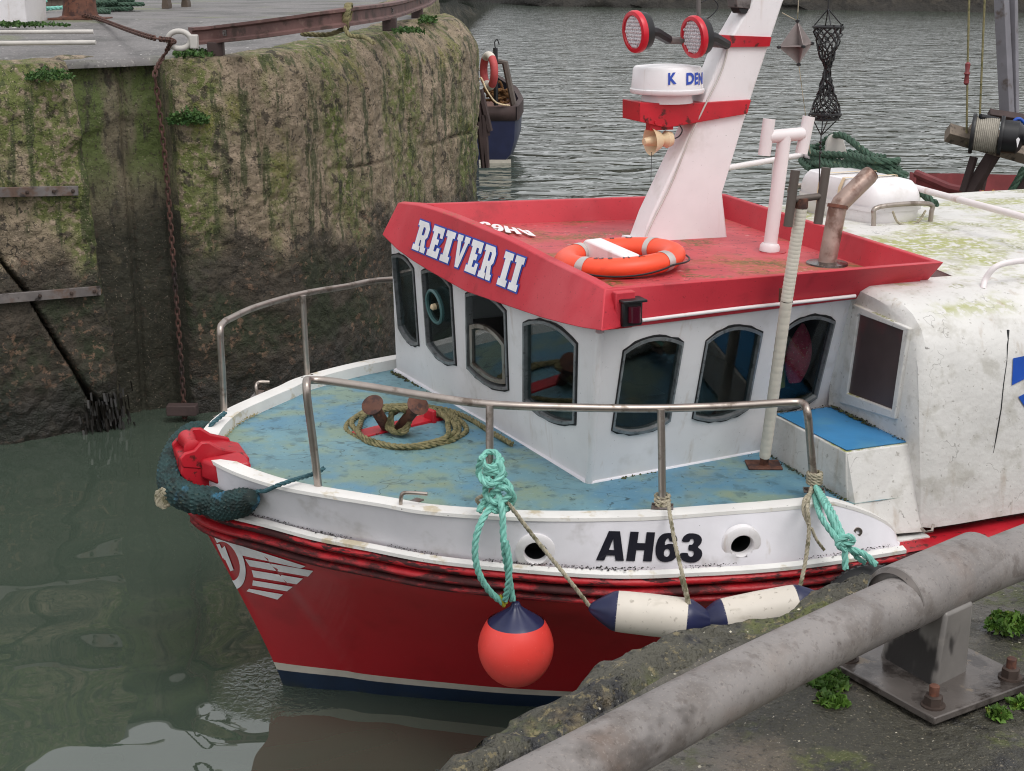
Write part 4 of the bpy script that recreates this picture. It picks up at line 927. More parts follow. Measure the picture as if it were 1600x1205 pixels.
# ---- deck rails
def railset(base, rows, extra, posts):
    pass
def bp_(u, v, z=1.49): return W(u, v, z)
pa_ = bp_(498,765); pe = bp_(1272,762)
top = [VUP(pa_, 640), W(479,606,2.055), W(490,594,2.06), W(560,602,2.045), W(660,618,2.02), W(765,632,2.0), W(900,637,1.985), W(1033,638,1.97), W(1150,634,1.955), W(1235,629,1.945), W(1256,632,1.94), W(1262,648,1.90)]
hr = MB().tube(smoothpath([pa_, pa_.lerp(top[1], .5)] + top[1:] + [W(1266,690,1.74), pe], 6), .021, 14).build('port_rail', MT['steel'], boat)
for (u, v), t in (((765,795),W(765,634,2.0)), ((1035,788),W(1033,640,1.97))):
    MB().tube([bp_(u, v), t], .0195, 14).build('rail_post', MT['steel'], hr)
sb_ = bp_(350,648); s2 = bp_(480,588)
tops = [sb_, sb_.lerp(W(345,518,2.04), .5), W(344,520,2.03), W(349,505,2.065), W(362,497,2.065), W(400,480,2.06), W(470,460,2.045), W(540,448,2.03), W(610,437,2.02), B(.6,-1.62,1.99), B(1.1,-1.68,1.96), B(1.16,-1.68,1.90), B(1.2,-1.7,1.5)]
hs2 = MB().tube(smoothpath(tops, 6), .021, 14).build('starboard_rail', MT['steel'], boat)
MB().tube([s2, W(473,462,2.045)], .0195, 14).build('rail_post', MT['steel'], hs2)
for (u, v) in ((350,650),(480,590),(498,768),(765,798),(1035,791),(1272,766)):
    p = bp_(u, v, 1.495); a = (BA*.55 + BN*.3*(1 if v > 700 else -1)).normalized(); b = Vector((-a.y, a.x, 0))
    o = MB().box(p, (.11,.075,.008), (a, b, Vector((0,0,1)))).build('rail_foot', MT['strap'], boat, bevel=.002)
    for t in (-1, 1): MB().lathe([(.010,0),(.010,.008)], p + a*(t*.042) + Vector((0,0,.004)), n=8).build('bolt', MT['boltrust'], o)
# bent-rod cleats on the gunwale
for (pl, q) in (((640,787), ((626,790),(627,776),(634,770),(668,772))), ((402,616), ((402,618),(400,604),(405,597),(421,597)))):
    o = MB().tube(smoothpath([W(*q[0],1.50), W(*q[1],1.555), W(*q[2],1.575), W(*q[3],1.572)], 6), .010, 10).build('gunwale_cleat', MT['steel'], boat)
    p = W(*pl, 1.497); a = (W(*q[3],1.57)-W(*q[0],1.57)); a.z = 0; a.normalize()
    MB().box(p, (.17,.05,.008), (a, Vector((-a.y,a.x,0)), Vector((0,0,1)))).build('cleat_plate', MT['strap'], o, bevel=.003)

# ---- bow roller
br = MB(); fw = -BA; c = B(-1.80, .0, 1.515)
def cheek(n0, n1):
    prof_ = [(.14,-.05),(.12,.01),(.02,.045),(-.03,.085),(-.08,.09),(-.12,.05),(-.17,.04),(-.20,.01),(-.19,-.04),(-.1,-.06)]
    return MB().prism([B(-1.80+x, n0, 1.52+z) for x, z in prof_], BN*(n1-n0))
roller = MB().prism([B(s, -.145, z) for s, z in ((-1.62,1.49),(-1.72,1.525),(-1.88,1.54),(-1.99,1.51),(-2.0,1.44),(-1.94,1.33),(-1.86,1.22),(-1.62,1.30))], BN*.29).build('bow_roller', MT['redsteel'], boat, bevel=.01)
cheek(.12,.15).build('roller_cheek', MT['redsteel'], roller, bevel=.008); cheek(-.15,-.12).build('roller_cheek', MT['redsteel'], roller, bevel=.008)
MB().lathe([(.03,-.11),(.05,-.10),(.036,0),(.05,.10),(.03,.11)], B(-1.92,0,1.565), BN, 24).build('roller_drum', MT['redsteel'], roller)
MB().prism([B(-1.90,.15,1.525), B(-1.66,.15,1.545), B(-1.64,.30,1.515), B(-1.80,.27,1.50)], Vector((0,0,-.12))).build('roller_wing', MT['redsteel'], roller, bevel=.02)

# ---- bitts
bc = W(625,668,1.44); ax = (W(690,650,1.44)-W(575,678,1.44)); ax.z = 0; ax.normalize(); ay = Vector((-ax.y, ax.x, 0))
bitt = MB().box(bc + Vector((0,0,.012)), (.62,.13,.022), (ax, ay, Vector((0,0,1)))).build('mooring_bitts', MT['redsteel'], boat, bevel=.004)
for (b0, t0) in (((607,672),(583,634)), ((622,672),(652,634))):
    p, q = W(*b0, 1.45), W(*t0, 1.66); o = MB().tube([p, q], .034, 18).build('bitt_post', MT['rust'], bitt)
    MB().lathe([(.036,-.02),(.062,0),(.066,.012),(.05,.02)], q, (q-p), 22).build('bitt_cap', MT['rust'], o)
MB().box(W(672,650,1.48), (.03,.1,.09), (ax, ay, Vector((0,0,1)))).build('stop_lug', MT['redsteel'], bitt, bevel=.01)

# ---- navigation lamp and conduit on the roof band
lp = W(985,489,2.44); lp = PL(985,489, Bz(bt[1],2.345)+BN*.03, (BN+Vector((0,0,-.0))).normalized())
lamp = MB().box(lp - BN*.01, (.115,.075,.13), (BA, BN, Vector((0,0,1)))).build('navigation_lamp', MT['black'], boat, bevel=.012)
MB().box(lp + Vector((0,0,.068)) + BN*.006, (.135,.10,.014), (BA, BN, Vector((0,0,1)))).build('lamp_visor', MT['black'], lamp, bevel=.004)
MB().lathe([(.034,-.04),(.034,.04)], lp + BN*.032 + BA*.006, (0,0,1), 20).build('lamp_lens', M('dark_red_lens', S(70,18,34), .15), lamp)
MB().box(lp - BN*.02 + Vector((0,0,.03)) - BA*.03, (.11,.05,.16), (BA, BN, Vector((0,0,1)))).build('lamp_bracket', MT['roofred'], lamp, bevel=.006)
def band(u, v): 
    h, n = bvh_surf(BVHR)(u, v); return h + n*.016
MB().tube(smoothpath([band(u, v) for u, v in ((1000,500),(1080,489),(1160,479),(1230,471),(1290,464),(1334,459))] , 4), .010, 10).build('cable_conduit', MT['pinkwhite'], boat)

# ---- mast
MN0 = -.42
mp_ = [(1000,378),(1018,336),(1035,300),(1087,190),(1132,75),(1150,47),(1177,0),(1240,-130),(1290,-130),(1225,0),(1205,60),(1172,160),(1129,302),(1137,379)]
poly = [PN(u, v, MN0) for u, v in mp_]
poly[0].z = 2.39; poly[-1].z = 2.39
mast = MB().prism(poly, -BN*.19).build('mast', MT['white_clean'], boat, bevel=.012)
def mpt(u, v, n=MN0): return PN(u, v, n)
def flatbox(px, n0, n1, name, m, parent, bevel=.004): return MB().prism([PN(u, v, n0) for u, v in px], BN*(n1-n0)).build(name, m, parent, smooth=0, bevel=bevel)
flatbox(((1000,160),(1060,163),(1174,156),(1168,178),(1042,200),(1000,190)), MN0+.03, MN0-.22, 'radar_bracket', MT['redsteel'], mast)
flatbox(((1128,55),(1206,58),(1203,73),(1133,74)), MN0+.02, MN0-.21, 'lamp_crossbar', MT['redsteel'], mast)
rc = PN(1042,150,MN0-.09)
rad = MB().lathe([(.165,-.02),(.155,.035),(.228,.04),(.234,.05),(.234,.066),(.226,.07),(.216,.19),(.205,.203),(.12,.212),(.0,.214)], Vector((rc.x, rc.y, rc.z-.02)), n=48).build('radar_dome', MT['white_clean'], mast)
# K DEN on the radome (the O has worn away)
def cyl_surf(c, r0, r1, z0, z1):
    def f(u, v):
        d = ray(u, v).normalized(); oc = CAM - c; a = d.x**2+d.y**2; b = 2*(oc.x*d.x+oc.y*d.y); r = (r0+r1)/2
        for _ in range(4):
            cc = oc.x**2+oc.y**2-r*r; disc = max(0, b*b-4*a*cc); t = (-b-math.sqrt(disc))/(2*a); p = CAM + d*t; r = r0+(r1-r0)*min(1, max(0, (p.z-c.z-z0)/(z1-z0)))
        n = Vector((p.x-c.x, p.y-c.y, 0)).normalized(); return p, n
    return f
rsf = cyl_surf(Vector((rc.x, rc.y, rc.z-.02)), .226, .216, .07, .19)
for ch, x0, x1 in (('K',1044,1057),('D',1072,1084),('E',1085,1090),('N',1091,1097)):
    txt('radar_lettering', ch, ((x0,114),(x1,113),(x1,131),(x0,133)), rsf, MT['bluelet'], rad, .045, .004)
# horn
hc = PN(1030,219,MN0-.02); hd = Vector((-.9,-.40,-.05)).normalized()
horn = MB().lathe([(.0,-.09),(.045,-.085),(.055,-.05),(.035,-.02),(.055,.0),(.085,.06),(.09,.066),(.08,.06),(.05,.0)], hc, hd, 28, cap=False).build('horn', MT['cream'], mast)
MB().lathe([(.04,.0),(.026,.09),(.024,.11),(.0,.112)], hc, hd, 20, cap=False).build('horn_cone', MT['cream'], horn)
MB().box(hc + Vector((0,0,.085)), (.16,.06,.04), (BA, BN, Vector((0,0,1)))).build('horn_mount', MT['redsteel'], horn)
# two LED flood lamps
fdir = (Vector((-.88,-.46,-.10))).normalized()
for (u, v, r) in ((992,50,.120),(1084,58,.122)):
    c = PN(u, v, MN0+.12); pz_ = ray(u, v)
    fl_ = MB().lathe([(.05,-.10),(r*.9,-.075),(r,-.03),(r,-.005),(r*.96,.004)], c, fdir, 36).build('flood_lamp', MT['black'], mast)
    MB().lathe([(r*1.04,-.02),(r*1.06,.0),(r*1.02,.014),(r*.84,.018),(r*.80,.006)], c, fdir, 40, cap=False).build('lamp_bezel', MT['lampred'], fl_)
    lens = MB().lathe([(r*.82,.006),(.0,.010)], c, fdir, 36, cap=False)
    for i in range(-4, 5):
        for j in range(-4, 5):
            uu = Vector((0,0,1)); uu = (uu-fdir*uu.dot(fdir)).normalized(); ww = fdir.cross(uu); q = c + uu*(i*.021) + ww*(j*.021+(.010 if i % 2 else 0)) + fdir*.008
            if (q-c).length < r*.78: lens.lathe([(.010,0),(.007,.006),(.0,.008)], q, fdir, 8, cap=False)
    lens.build('lamp_lens', MT['lens'], fl_)
    MB().tube([c-fdir*.06, c-fdir*.15+Vector((0,0,-.02)), PN(u+52, v+12, MN0+.02)], [.04,.034,.03], 8).build('lamp_bracket', MT['black'], fl_)
MB().tube([PN(1040,62,MN0+.02), PN(1135,70,MN0-.02)], .022, 6).build('lamp_arm', MT['strap'], mast)
MB().tube([PN(1092,28,MN0), PN(1091,-40,MN0)], .014, 10).build('whip_aerial', MT['strap'], mast)
MB().tube(smoothpath([PN(1090,36,MN0), PN(1110,26,MN0), PN(1122,10,MN0), PN(1112,-2,MN0), PN(1096,4,MN0)], 6), .004, 6).build('aerial_cable', MT['black'], mast)
flatbox(((1150,-10),(1176,-10),(1172,14),(1152,12)), MN0+.02, MN0-.1, 'mast_lamp', MT['strap'], mast); flatbox(((1153,12),(1171,14),(1166,22),(1157,21)), MN0+.01, MN0-.09, 'lamp_socket', MT['black'], mast)
MB().tube([PN(1018,238,MN0), PN(1017,285,MN0)], .002, 5).build('horn_wire', MT['black'], mast)

MB().tube(smoothpath([PN(1140,66,MN0+.012), PN(1128,110,MN0+.012), PN(1104,160,MN0+.035), PN(1078,215,MN0+.012), PN(1050,285,MN0+.012), PN(1018,350,MN0+.012), PN(1008,374,MN0+.02)], 5), .006, 6).build('mast_cable', MT['greyboard'], mast)
MB().tube(smoothpath([PN(1062,196,MN0+.02), PN(1066,204,MN0+.03), PN(1060,214,MN0+.02), PN(1048,218,MN0)], 5), .004, 6).build('horn_cable', MT['black'], mast)
for u, v in ((1010,188),(1024,191),(1038,196)): MB().lathe([(.010,0),(.010,.008)], PN(u, v, MN0+.03), BN, 8).build('bolt', MT['redsteel'], mast)
MB().prism([PN(u, v, MN0+.012) for u, v in ((996,376),(1140,378),(1140,383),(994,381))], -BN*.22).build('mast_weld', MT['white'], mast)
# ---- rod holder, exhaust, bound pole
rb = W(1202,393,2.41)
t_ = PN(1226,212,.1)
rod = MB().tube([rb, t_], .042, 20).build('rod_holder', MT['pinkwhite'], boat)
MB().lathe([(.062,0),(.062,.035),(.052,.05)], rb, (t_-rb), 24).build('holder_collar', MT['pinkwhite'], rod)
MB().lathe([(.105,-.005),(.105,.008)], rb - Vector((0,0,.004)), n=28).build('holder_flange', MT['redsteel'], rod)
MB().tube([PN(1200,214,.1), PN(1254,209,.1)], .040, 18).build('holder_crossbar', MT['pinkwhite'], rod)
for a, b in (((1202,186),(1194,243)), ((1264,182),(1252,240))):
    p, q = PN(*a, .1), PN(*b, .1); ax_ = (p-q); MB().lathe([(.038,0),(.038,ax_.length),(.031,ax_.length),(.031,.02)], q, ax_, 20, cap=False).build('holder_tube', MT['pinkwhite'], rod)
eb = W(1292,412,2.41); em = PN(1309,322,.54); et = PN(1362,270,.54)
exh = MB().tube([eb, em - (em-eb).normalized()*.02, em + (et-em).normalized()*.02, et-(et-em)*.08, et], [.054,.054,.054,.054,.048], 22, caps=False).build('exhaust_pipe', MT['rustpipe'], boat)
ed_ = (et-em).normalized(); MB().lathe([(.05,.0),(.046,.004),(.0,-.02)], et, ed_, 22, cap=False).build('exhaust_mouth', MT['rubber'], exh)
MB().tube([em-(em-eb).normalized()*.012, em+(em-eb).normalized()*.008], .061, 22).build('exhaust_joint', MT['rust'], exh)
MB().lathe([(.125,-.005),(.122,.008),(.06,.014)], eb, n=26).build('exhaust_flange', MT['plate'], exh)
p0_, p1_, p2_ = W(1193,728,1.43), PN(1229,470,1.43), PN(1252,325,1.50)
pole = MB().tube([p0_, p0_.lerp(p1_, .12)], .026, 14).build('bound_pole', MT['rust'], boat)
bm_ = MB(); L_p = [p0_.lerp(p1_, .06)]; tot = 46
for side in ((p0_.lerp(p1_, .06), p1_), (p1_, p2_)):
    for k in range(tot//2):
        a_, b_ = side[0].lerp(side[1], k/(tot/2)), side[0].lerp(side[1], (k+1)/(tot/2)); bm_.tube([a_, a_.lerp(b_, .5), b_], [.031,.0325,.0305], 14, caps=False)
bm_.build('tape_binding', MT['bind'], pole)
MB().tube([p2_, p2_ + Vector((0,0,.05))], .034, 12).build('pole_clamp', MT['rust'], pole)
MB().box(p0_ + Vector((0,0,.006)), (.19,.15,.012), ((BA+BN*.4).normalized(), (BN-BA*.4).normalized(), Vector((0,0,1)))).build('pole_foot', MT['rust'], pole, bevel=.004)
MB().tube([PN(1238,312,1.5), PN(1287,306,1.5)], .018, 10).build('pole_crossbar', MT['tubebrown'], pole)
for a, b in (((1243,266),(1231,354)), ((1291,262),(1278,350))): MB().tube([PN(*a,1.5), PN(*b,1.5)], .024, 14).build('rod_tube', MT['tubebrown'], pole)
MB().box(PN(1228,462,1.40), (.05,.06,.07), (BA, BN, Vector((0,0,1)))).build('pole_bracket', MT['rust'], pole)
# stainless ring and shackle on the after rail
MB().lathe([(.012,-.004),(.024,-.004),(.024,.006),(.012,.006)], bvh_surf(BVH_BUL)(1340,831)[0], -BA*.3+BN, 16, cap=False).build('bulwark_eye', MT['steel'], bul)

# ================================================================== THINGS ON AND ROUND THE BOAT
# lifebuoy lying on the roof
rc_ = (W(862,402,2.46)+W(1075,408,2.46))/2; rc_.z = 2.47
ring = thing('lifebuoy', rc_ - Vector((0,0,.05)), 'orange lifebuoy with silver bands lying on the red roof', 'lifebuoy')
r1, r2 = .312, .072
mb = MB(); rows = []
tilt = lambda p: rc_ + Vector((p[0], p[1], p[2] + .02*p[0]/.3))
def torus(r1, r2, a0, a1, n, m=20, sq=.82): return [[tilt(((r1+r2*math.cos(2*math.pi*j/m))*math.cos(a0+(a1-a0)*i/n), (r1+r2*math.cos(2*math.pi*j/m))*math.sin(a0+(a1-a0)*i/n), r2*sq*math.sin(2*math.pi*j/m))) for j in range(m)] for i in range(n+1)]
MB().rows(torus(r1, r2, 0, 2*math.pi, 72), True).build('ring', MT['ringorange'], ring)
for k in range(4):
    a = R(48 + 90*k); MB().rows(torus(r1, r2+.003, a-.075, a+.075, 6), True).build('reflective_band', MT['silver'], ring)
pts = []
for k in range(48):
    a = 2*math.pi*k/48; sag = abs(math.sin(2*(a-R(48)))); pts.append(tilt(((r1+r2+.004+.02*sag)*math.cos(a), (r1+r2+.004+.02*sag)*math.sin(a), -.01-.02*sag)))
MB().tube(pts, .006, 6, closed=True).build('grab_line', MT['black'], ring)
for ch, ang in (('3',-112),('6',-103),('H',-88),('A',-72),('E',-118),('D',75),('R',95),('B',110)):
    a = R(ang); vf = glyph_mesh(text=ch, bold=.02); q = []
    for x, y in vf[0]:
        rr = r1 + (y-.35)*.055*(-1); an = a - (x-.3)*.06/r1*(-1); h = r2*.82*math.sqrt(max(0, 1-((rr-r1)/r2)**2)) + .003
        q.append(tilt((rr*math.cos(an), rr*math.sin(an), h)))
    MB().add(q, vf[1]).build('lettering', MT['navylet'], ring, smooth=0)
# white block inside the ring
mb = MB(); w0 = W(920,400,2.43); w1 = W(985,418,2.43)
ax = (w1-w0).normalized(); ax.z = 0; ax.normalize(); ay = Vector((-ax.y, ax.x, 0))
mb.prism([w0 - ay*.05 + Vector((0,0,-.02)), w1 - ay*.05 + ax*.02 + Vector((0,0,-.02)), w1 - ay*.05 + Vector((0,0,.07)), w0 - ay*.05 + ax*.03 + Vector((0,0,.11)), w0 - ay*.05 + Vector((0,0,.09))], ay*.12)
tag(mb.build('float_block', MT['white_clean'], None, bevel=.012), 'white plastic block lying inside the orange lifebuoy', 'block')

# liferaft canister in its cradle
cs, cn, cz0 = 2.78, -.58, 2.435
raft = thing('liferaft_canister', B(cs, cn, cz0), 'white liferaft canister in a tube cradle on the shelter roof', 'liferaft')
def shell(z0, z1, gx, gy, name, dome):
    rows = []
    for k in range(9):
        t = k/8
        z = z0 + (z1-z0)*t; sc = (1-(1-dome)*t**3) if z1 > z0 else (1-(1-dome)*t**3)
        row = []
        for j in range(48):
            a = 2*math.pi*j/48; ex = 4.5
            c_, s_ = math.cos(a), math.sin(a); row.append(B(cs + gx*sc*math.copysign(abs(c_)**(2/ex), c_), cn + gy*sc*math.copysign(abs(s_)**(2/ex), s_), z))
        rows.append(row)
    mb = MB().rows(rows, True); mb.add(rows[-1], [tuple(range(48))]); return mb.build(name, MT['white_clean'], raft, smooth=50)
shell(cz0+.145, cz0+.30, .235, .47, 'upper_shell', .86); shell(cz0+.135, cz0, .23, .465, 'lower_shell', .88)
MB().rows([[B(cs+(.243)*math.copysign(abs(math.cos(a))**.44, math.cos(a)), cn+.478*math.copysign(abs(math.sin(a))**.44, math.sin(a)), z) for a in np.linspace(0, 2*math.pi, 49)[:-1]] for z in (cz0+.125, cz0+.155)], True).build('shell_flange', MT['white_clean'], raft)
def hoop(n): return smoothpath([B(cs-.21,n,cz0-.03), B(cs-.225,n,cz0+.10), B(cs-.19,n,cz0+.17), B(cs+.19,n,cz0+.17), B(cs+.225,n,cz0+.10), B(cs+.21,n,cz0-.03)], 6)
for n in (cn+.505, cn-.505):
    o = MB().tube(hoop(n), .016, 12).build('cradle_hoop', MT['steel'], raft); MB().tube([B(cs-.21,n,cz0-.035), B(cs+.21,n,cz0-.035)], .016, 10).build('cradle_foot', MT['steel'], o)
for n in (cn-.12, cn+.12):
    pr = [(-.24,.0),(-.243,.15),(-.235,.24),(-.205,.305),(.205,.305),(.235,.24),(.243,.15),(.24,.0)]
    MB().rows([[B(cs+x*1.012, n-.018, cz0+z+.006) for x, z in pr], [B(cs+x*1.012, n+.018, cz0+z+.006) for x, z in pr]]).build('strap', MT['cream'], raft)
lq = ((1378,291),(1402,295),(1401,311),(1377,307))
lpn = lambda u, v: PL(u, v, B(0, cn+.462, 0), (BN+Vector((0,0,.12))).normalized())
o = MB().add([lpn(*p)+BN*.01 for p in lq], [(0,1,2,3)]).build('maker_plate', MT['whitelet'], raft, smooth=0)
txt('plate_mark', 'S', ((1386,292),(1393,293),(1392,300),(1385,299)), lambda u, v: (lpn(u, v), BN), M('olive_print', S(140,150,60), .5), o, .0, .016)
for yy in (303, 307): MB().add([lpn(*p)+BN*.016 for p in ((1381,yy),(1399,yy+2.5),(1399,yy+4.2),(1381,yy+1.7))], [(0,1,2,3)]).build('plate_print', M('grey_print', S(110,110,112), .5), o, smooth=0)
rope(MB(), [B(cs-.1,cn+.53,cz0+.14), B(cs-.05,cn+.54,cz0+.06), B(cs+.08,cn+.54,cz0+.05), B(cs+.16,cn+.53,cz0+.13)], .008).build('painter_line', MT['greyrope'], raft)

# heaped green mooring rope beside the canister
mb = MB(); rg = random.Random(3)
base = B(3.1, -1.15, 2.64)
for k in range(7):
    pts = []; a0 = rg.uniform(0, 6.28); hh_ = .022*k
    for i in range(9):
        a = a0 + i*.75; pts.append(base + BA*(.16*math.sin(a)*rg.uniform(.6,1.2)) + BN*(.62*math.cos(a)*rg.uniform(.7,1.0)) + Vector((0,0,hh_+.04*rg.random())))
    rope(mb, pts, .026)
rope(mb, [base+BN*-.55+Vector((0,0,.1)), base+BN*-.2+Vector((0,0,.28)), base+BN*.15+Vector((0,0,.2)), base+BN*.75+Vector((0,0,.02)), base+BN*1.0+Vector((0,0,-.06))], .026)
tag(mb.build('rope_heap', MT['green'], None), 'heap of thick dark green rope behind the white liferaft canister', 'rope')
p = B(3.25,-1.3,2.5); mb = MB().prism([PL(u, v, p, (BN*.9-BA*.4).normalized()) for u, v in ((1288,255),(1292,222),(1298,211),(1308,208),(1317,214),(1322,232),(1326,255))], (BN*.9-BA*.4)*-.06)
tag(mb.build('rounded_board', MT['greyboard'], None, bevel=.006), 'pale rounded board standing behind the green rope heap', 'board')

# rope coil on the foredeck
mb = MB(); pts = []
for k in range(66):
    a = -2*math.pi*k/20 + .5; sc = 1 - .07*(k/20) + .03*math.sin(k*1.7)
    pts.append(W(633 + 92*sc*math.cos(a) + 3*math.sin(k), 668 + 36*sc*math.sin(a), 1.452 + .012*(k//20)))
rope(mb, pts, .0165, sm=4)
rope(mb, [W(665,636,1.455), W(700,641,1.46), W(735,655,1.455), W(762,672,1.455), W(790,688,1.46), W(800,694,1.46)], .0165)
for k in range(4):
    rope(mb, [W(604+k*3,668,1.50), W(612,650-k*3,1.56+.02*k), W(628,640,1.58+.015*k), W(640,652,1.56), W(634,668+k*2,1.50), W(618,676,1.48), W(604+k*3,668,1.50)], .015)
tag(mb.build('rope_coil', MT['tanrope'], None), 'coiled tan rope round the red bitts on the blue foredeck', 'rope')

# knitted bow fender
mb = MB(); path = smoothpath([W(333,672,1.47), W(305,678,1.46), W(281,700,1.43), W(268,735,1.40), W(273,764,1.36), W(300,779,1.33), W(330,783,1.32)] + [(lambda h, n: h + n*.058 if h is not None else W(u, v, 1.34))(*bs(u, v)) for u, v in ((358,784),(384,778),(408,768))], 14)
path = resample(path, .006); n = 60; N = len(path); rows = []
for i, p_ in enumerate(path):
    t = (path[min(i+1, N-1)]-path[max(i-1, 0)]).normalized(); up = Vector((0,0,1)); up = (up-t*up.dot(t)).normalized(); sd = t.cross(up); u_ = i/(N-1)
    r = .078*(min(1, .35+u_*7)**.5)*(min(1, .25+(1-u_)*9)**.5)
    row = []
    for k in range(n):
        a = 2*math.pi*k/n; bump_ = abs(math.sin(a*11 + i*.36 + .25*math.sin(i*.13)))*abs(math.sin(a*11 - i*.36)); row.append(p_ + (up*math.cos(a)+sd*math.sin(a))*(r*(.90+.17*bump_)))
    rows.append(row)
bf_ = thing('bow_fender', W(270,760,1.2), 'dark teal knitted rope fender wrapped round the bow', 'fender')
MB().rows(rows, True).add(rows[0], [tuple(range(n))]).add(rows[-1], [tuple(range(n))]).build('fender_body', MT['knit'], bf_, smooth=80)
kb = W(259,775,1.33); mb = MB()
for k in range(5): rope(mb, [kb + Vector((.012*k-.03, -.03, 0)) + Vector((math.cos(a)*.012, -.01, math.sin(a)*(.055-.007*abs(k-2)))) for a in np.linspace(0, 6.28, 9)], .011)
mb.build('whipped_end', MT['greyrope'], bf_)
lash = M('blue_green_lashing', S(50,88,96), .7, var=.2, vscale=30)
bq = lambda u, v: (lambda h, n: h + n*.016 if h is not None else W(u, v, 1.40))(*bs(u, v))
rope(MB(), [bq(392,768), bq(408,765), bq(418,764), W(430,760,1.54), W(444,755,1.55), W(462,749,1.555), W(482,743,1.555), W(500,736,1.57), W(506,731,1.58)], .012).build('lashing', lash, bf_)
rope(MB(), [W(326,676,1.47), W(330,664,1.53), W(340,655,1.55), W(352,645,1.57)], .014).build('lashing', lash, bf_)

# orange ball fender on its teal rope
YB = 6.60
bc_ = WY(806,1008,YB); bz = 59.5/F*(bc_.y*CP-(bc_.z-H)*SP)
ball = thing('ball_fender', bc_ - Vector((0,0,bz*1.1)), 'round orange ball fender with a navy neck hanging at the bow', 'fender')
pf = []
for k in range(25):
    a = math.pi*k/24; z = -math.cos(a); r = math.sin(a)*(1-.10*max(0, z)); pf.append((bz*r, bz*z*1.12))
MB().lathe([q for q in pf if q[1] < bz*.72], bc_, n=48, cap=False).build('ball', MT['orange'], ball, smooth=80)
nk = MB(); rows = []
for k in range(14):
    t = k/13; z = bz*(.60 + .62*t); r0 = np.interp(t, [0,.12,.25,.5,.8,1], [.775,.71,.60,.37,.14,.09])*bz; rows.append([bc_ + Vector((math.cos(a)*r0*(1+.07*t*math.sin(9*a)), math.sin(a)*r0*(1+.07*t*math.sin(9*a)), z)) for a in np.linspace(0, 2*math.pi, 73)[:-1]])
nk.rows(rows, True).add(rows[-1], [tuple(range(72))]); nk.build('neck', MT['navyfender'], ball, smooth=80)
mb = MB(); y1 = 6.60
tr = lambda u, v, y=6.60: WY(u, v, y)
rope(mb, [tr(782,785,6.62), tr(765,795), tr(748,825,6.54), tr(742,860,6.52), tr(748,895,6.53), tr(765,924,6.56), tr(786,942,6.59)], .017)
rope(mb, [tr(778,770,6.62), tr(785,800,6.56), tr(787,850,6.53), tr(793,890,6.55), tr(801,938,6.59)], .017)
rope(mb, [tr(790,845,6.51), tr(796,880,6.51), tr(794,910,6.53), tr(789,938,6.58)], .016)
post = W(765,700,1.75)
for k, (v, dx) in enumerate(((718,0),(728,4),(742,8),(752,3))):
    c0 = WY(767+dx, v, W(765,795,1.49).y-.0); rope(mb, [c0 + Vector((math.cos(a)*.042, math.sin(a)*.042, .028*math.sin(a*1+k*1.5))) for a in np.linspace(0, 6.6, 12)], .016)
for (pts) in (((752,715),(748,740),(765,758),(785,740),(780,722)), ((765,748),(758,770),(775,785),(798,772),(790,752),(770,757)), ((748,800),(760,780),(785,762),(802,775),(795,790),(775,782)), ((770,770),(762,790),(775,798),(792,796),(800,780))):
    rope(mb, [tr(u, v, 6.62 + .03*math.sin(i*2.1)) for i, (u, v) in enumerate(pts)], .0165)
tag(mb.build('fender_rope', MT['teal'], None), 'pale teal rope knotted on the rail post above the ball fender', 'rope')
mb = MB(); rope(mb, [tr(778,932,6.585), tr(784,939,6.59), tr(790,945,6.595)], .019); mb.build('whipping', MT['yellow'], ball)

# cylinder fenders
def cyl_fender(a, b, r, label, g):
    ax = (b-a).normalized(); L = (b-a).length; t = thing('cylinder_fender', (a+b)/2-Vector((0,0,r)), label, 'fender', g)
    MB().lathe([(r*.98,L*.22),(r,L*.27),(r*1.02,L*.5),(r,L*.73),(r*.98,L*.78)], a, ax, 40, cap=False).build('fender_body', MT['fenderwhite'], t)
    for q, dd in ((a, ax), (b, -ax)):
        rows = []
        for k in range(12):
            u_ = k/11; rr = np.interp(u_, [0,.12,.5,.85,1], [.12,.30,.66,.95,.985])*r; u2 = Vector((0,0,1)); u2 = (u2-dd*u2.dot(dd)).normalized(); w2 = dd.cross(u2)
            rows.append([q + dd*(L*.225*u_) + (u2*math.cos(an)+w2*math.sin(an))*rr*(1+.06*(1-u_)*math.sin(7*an)) for an in np.linspace(0, 2*math.pi, 57)[:-1]])
        MB().rows(rows, True).add(rows[0], [tuple(range(56))]).build('fender_end', MT['navyfender'], t, smooth=80)
    return t
g_ = 'white cylinder fenders along the port side'
cyl_fender(WY(920,950,6.50), WY(1118,972,6.42), .100, 'white cylinder fender with navy ends nearest the orange ball', g_)
cyl_fender(WY(1085,975,6.44), WY(1290,935,6.50), .096, 'white cylinder fender half hidden behind the stone quay edge', g_)
mb = MB(); rope(mb, [W(758,795,1.50), WY(745,780,6.74), WY(775,772,6.64), WY(797,790,6.62), WY(803,800,6.60)], .010); rope(mb, [WY(797,790,6.60), WY(835,840,6.60), WY(880,895,6.52), WY(925,952,6.50)], .0105)
tag(mb.build('fender_line', MT['greyrope'], None), 'grey line slanting past the scupper to the first cylinder fender', 'rope', 'fender lines')
mb = MB()
for k in range(3): rope(mb, [W(1035,788-3*k,1.50) + Vector((math.cos(a)*.035, math.sin(a)*.035, .012*k)) for a in np.linspace(0, 6.5, 10)], .0105)
rope(mb, [WY(1045,785,6.80), WY(1047,805,6.70), WY(1055,850,6.60), WY(1068,905,6.46), WY(1078,950,6.42)], .0105); rope(mb, [WY(1064,900,6.45), WY(1070,920,6.43), WY(1077,948,6.41)], .013)
tag(mb.build('fender_line', MT['greyrope'], None), 'grey line hanging over the painted number to a white fender', 'rope', 'fender lines')
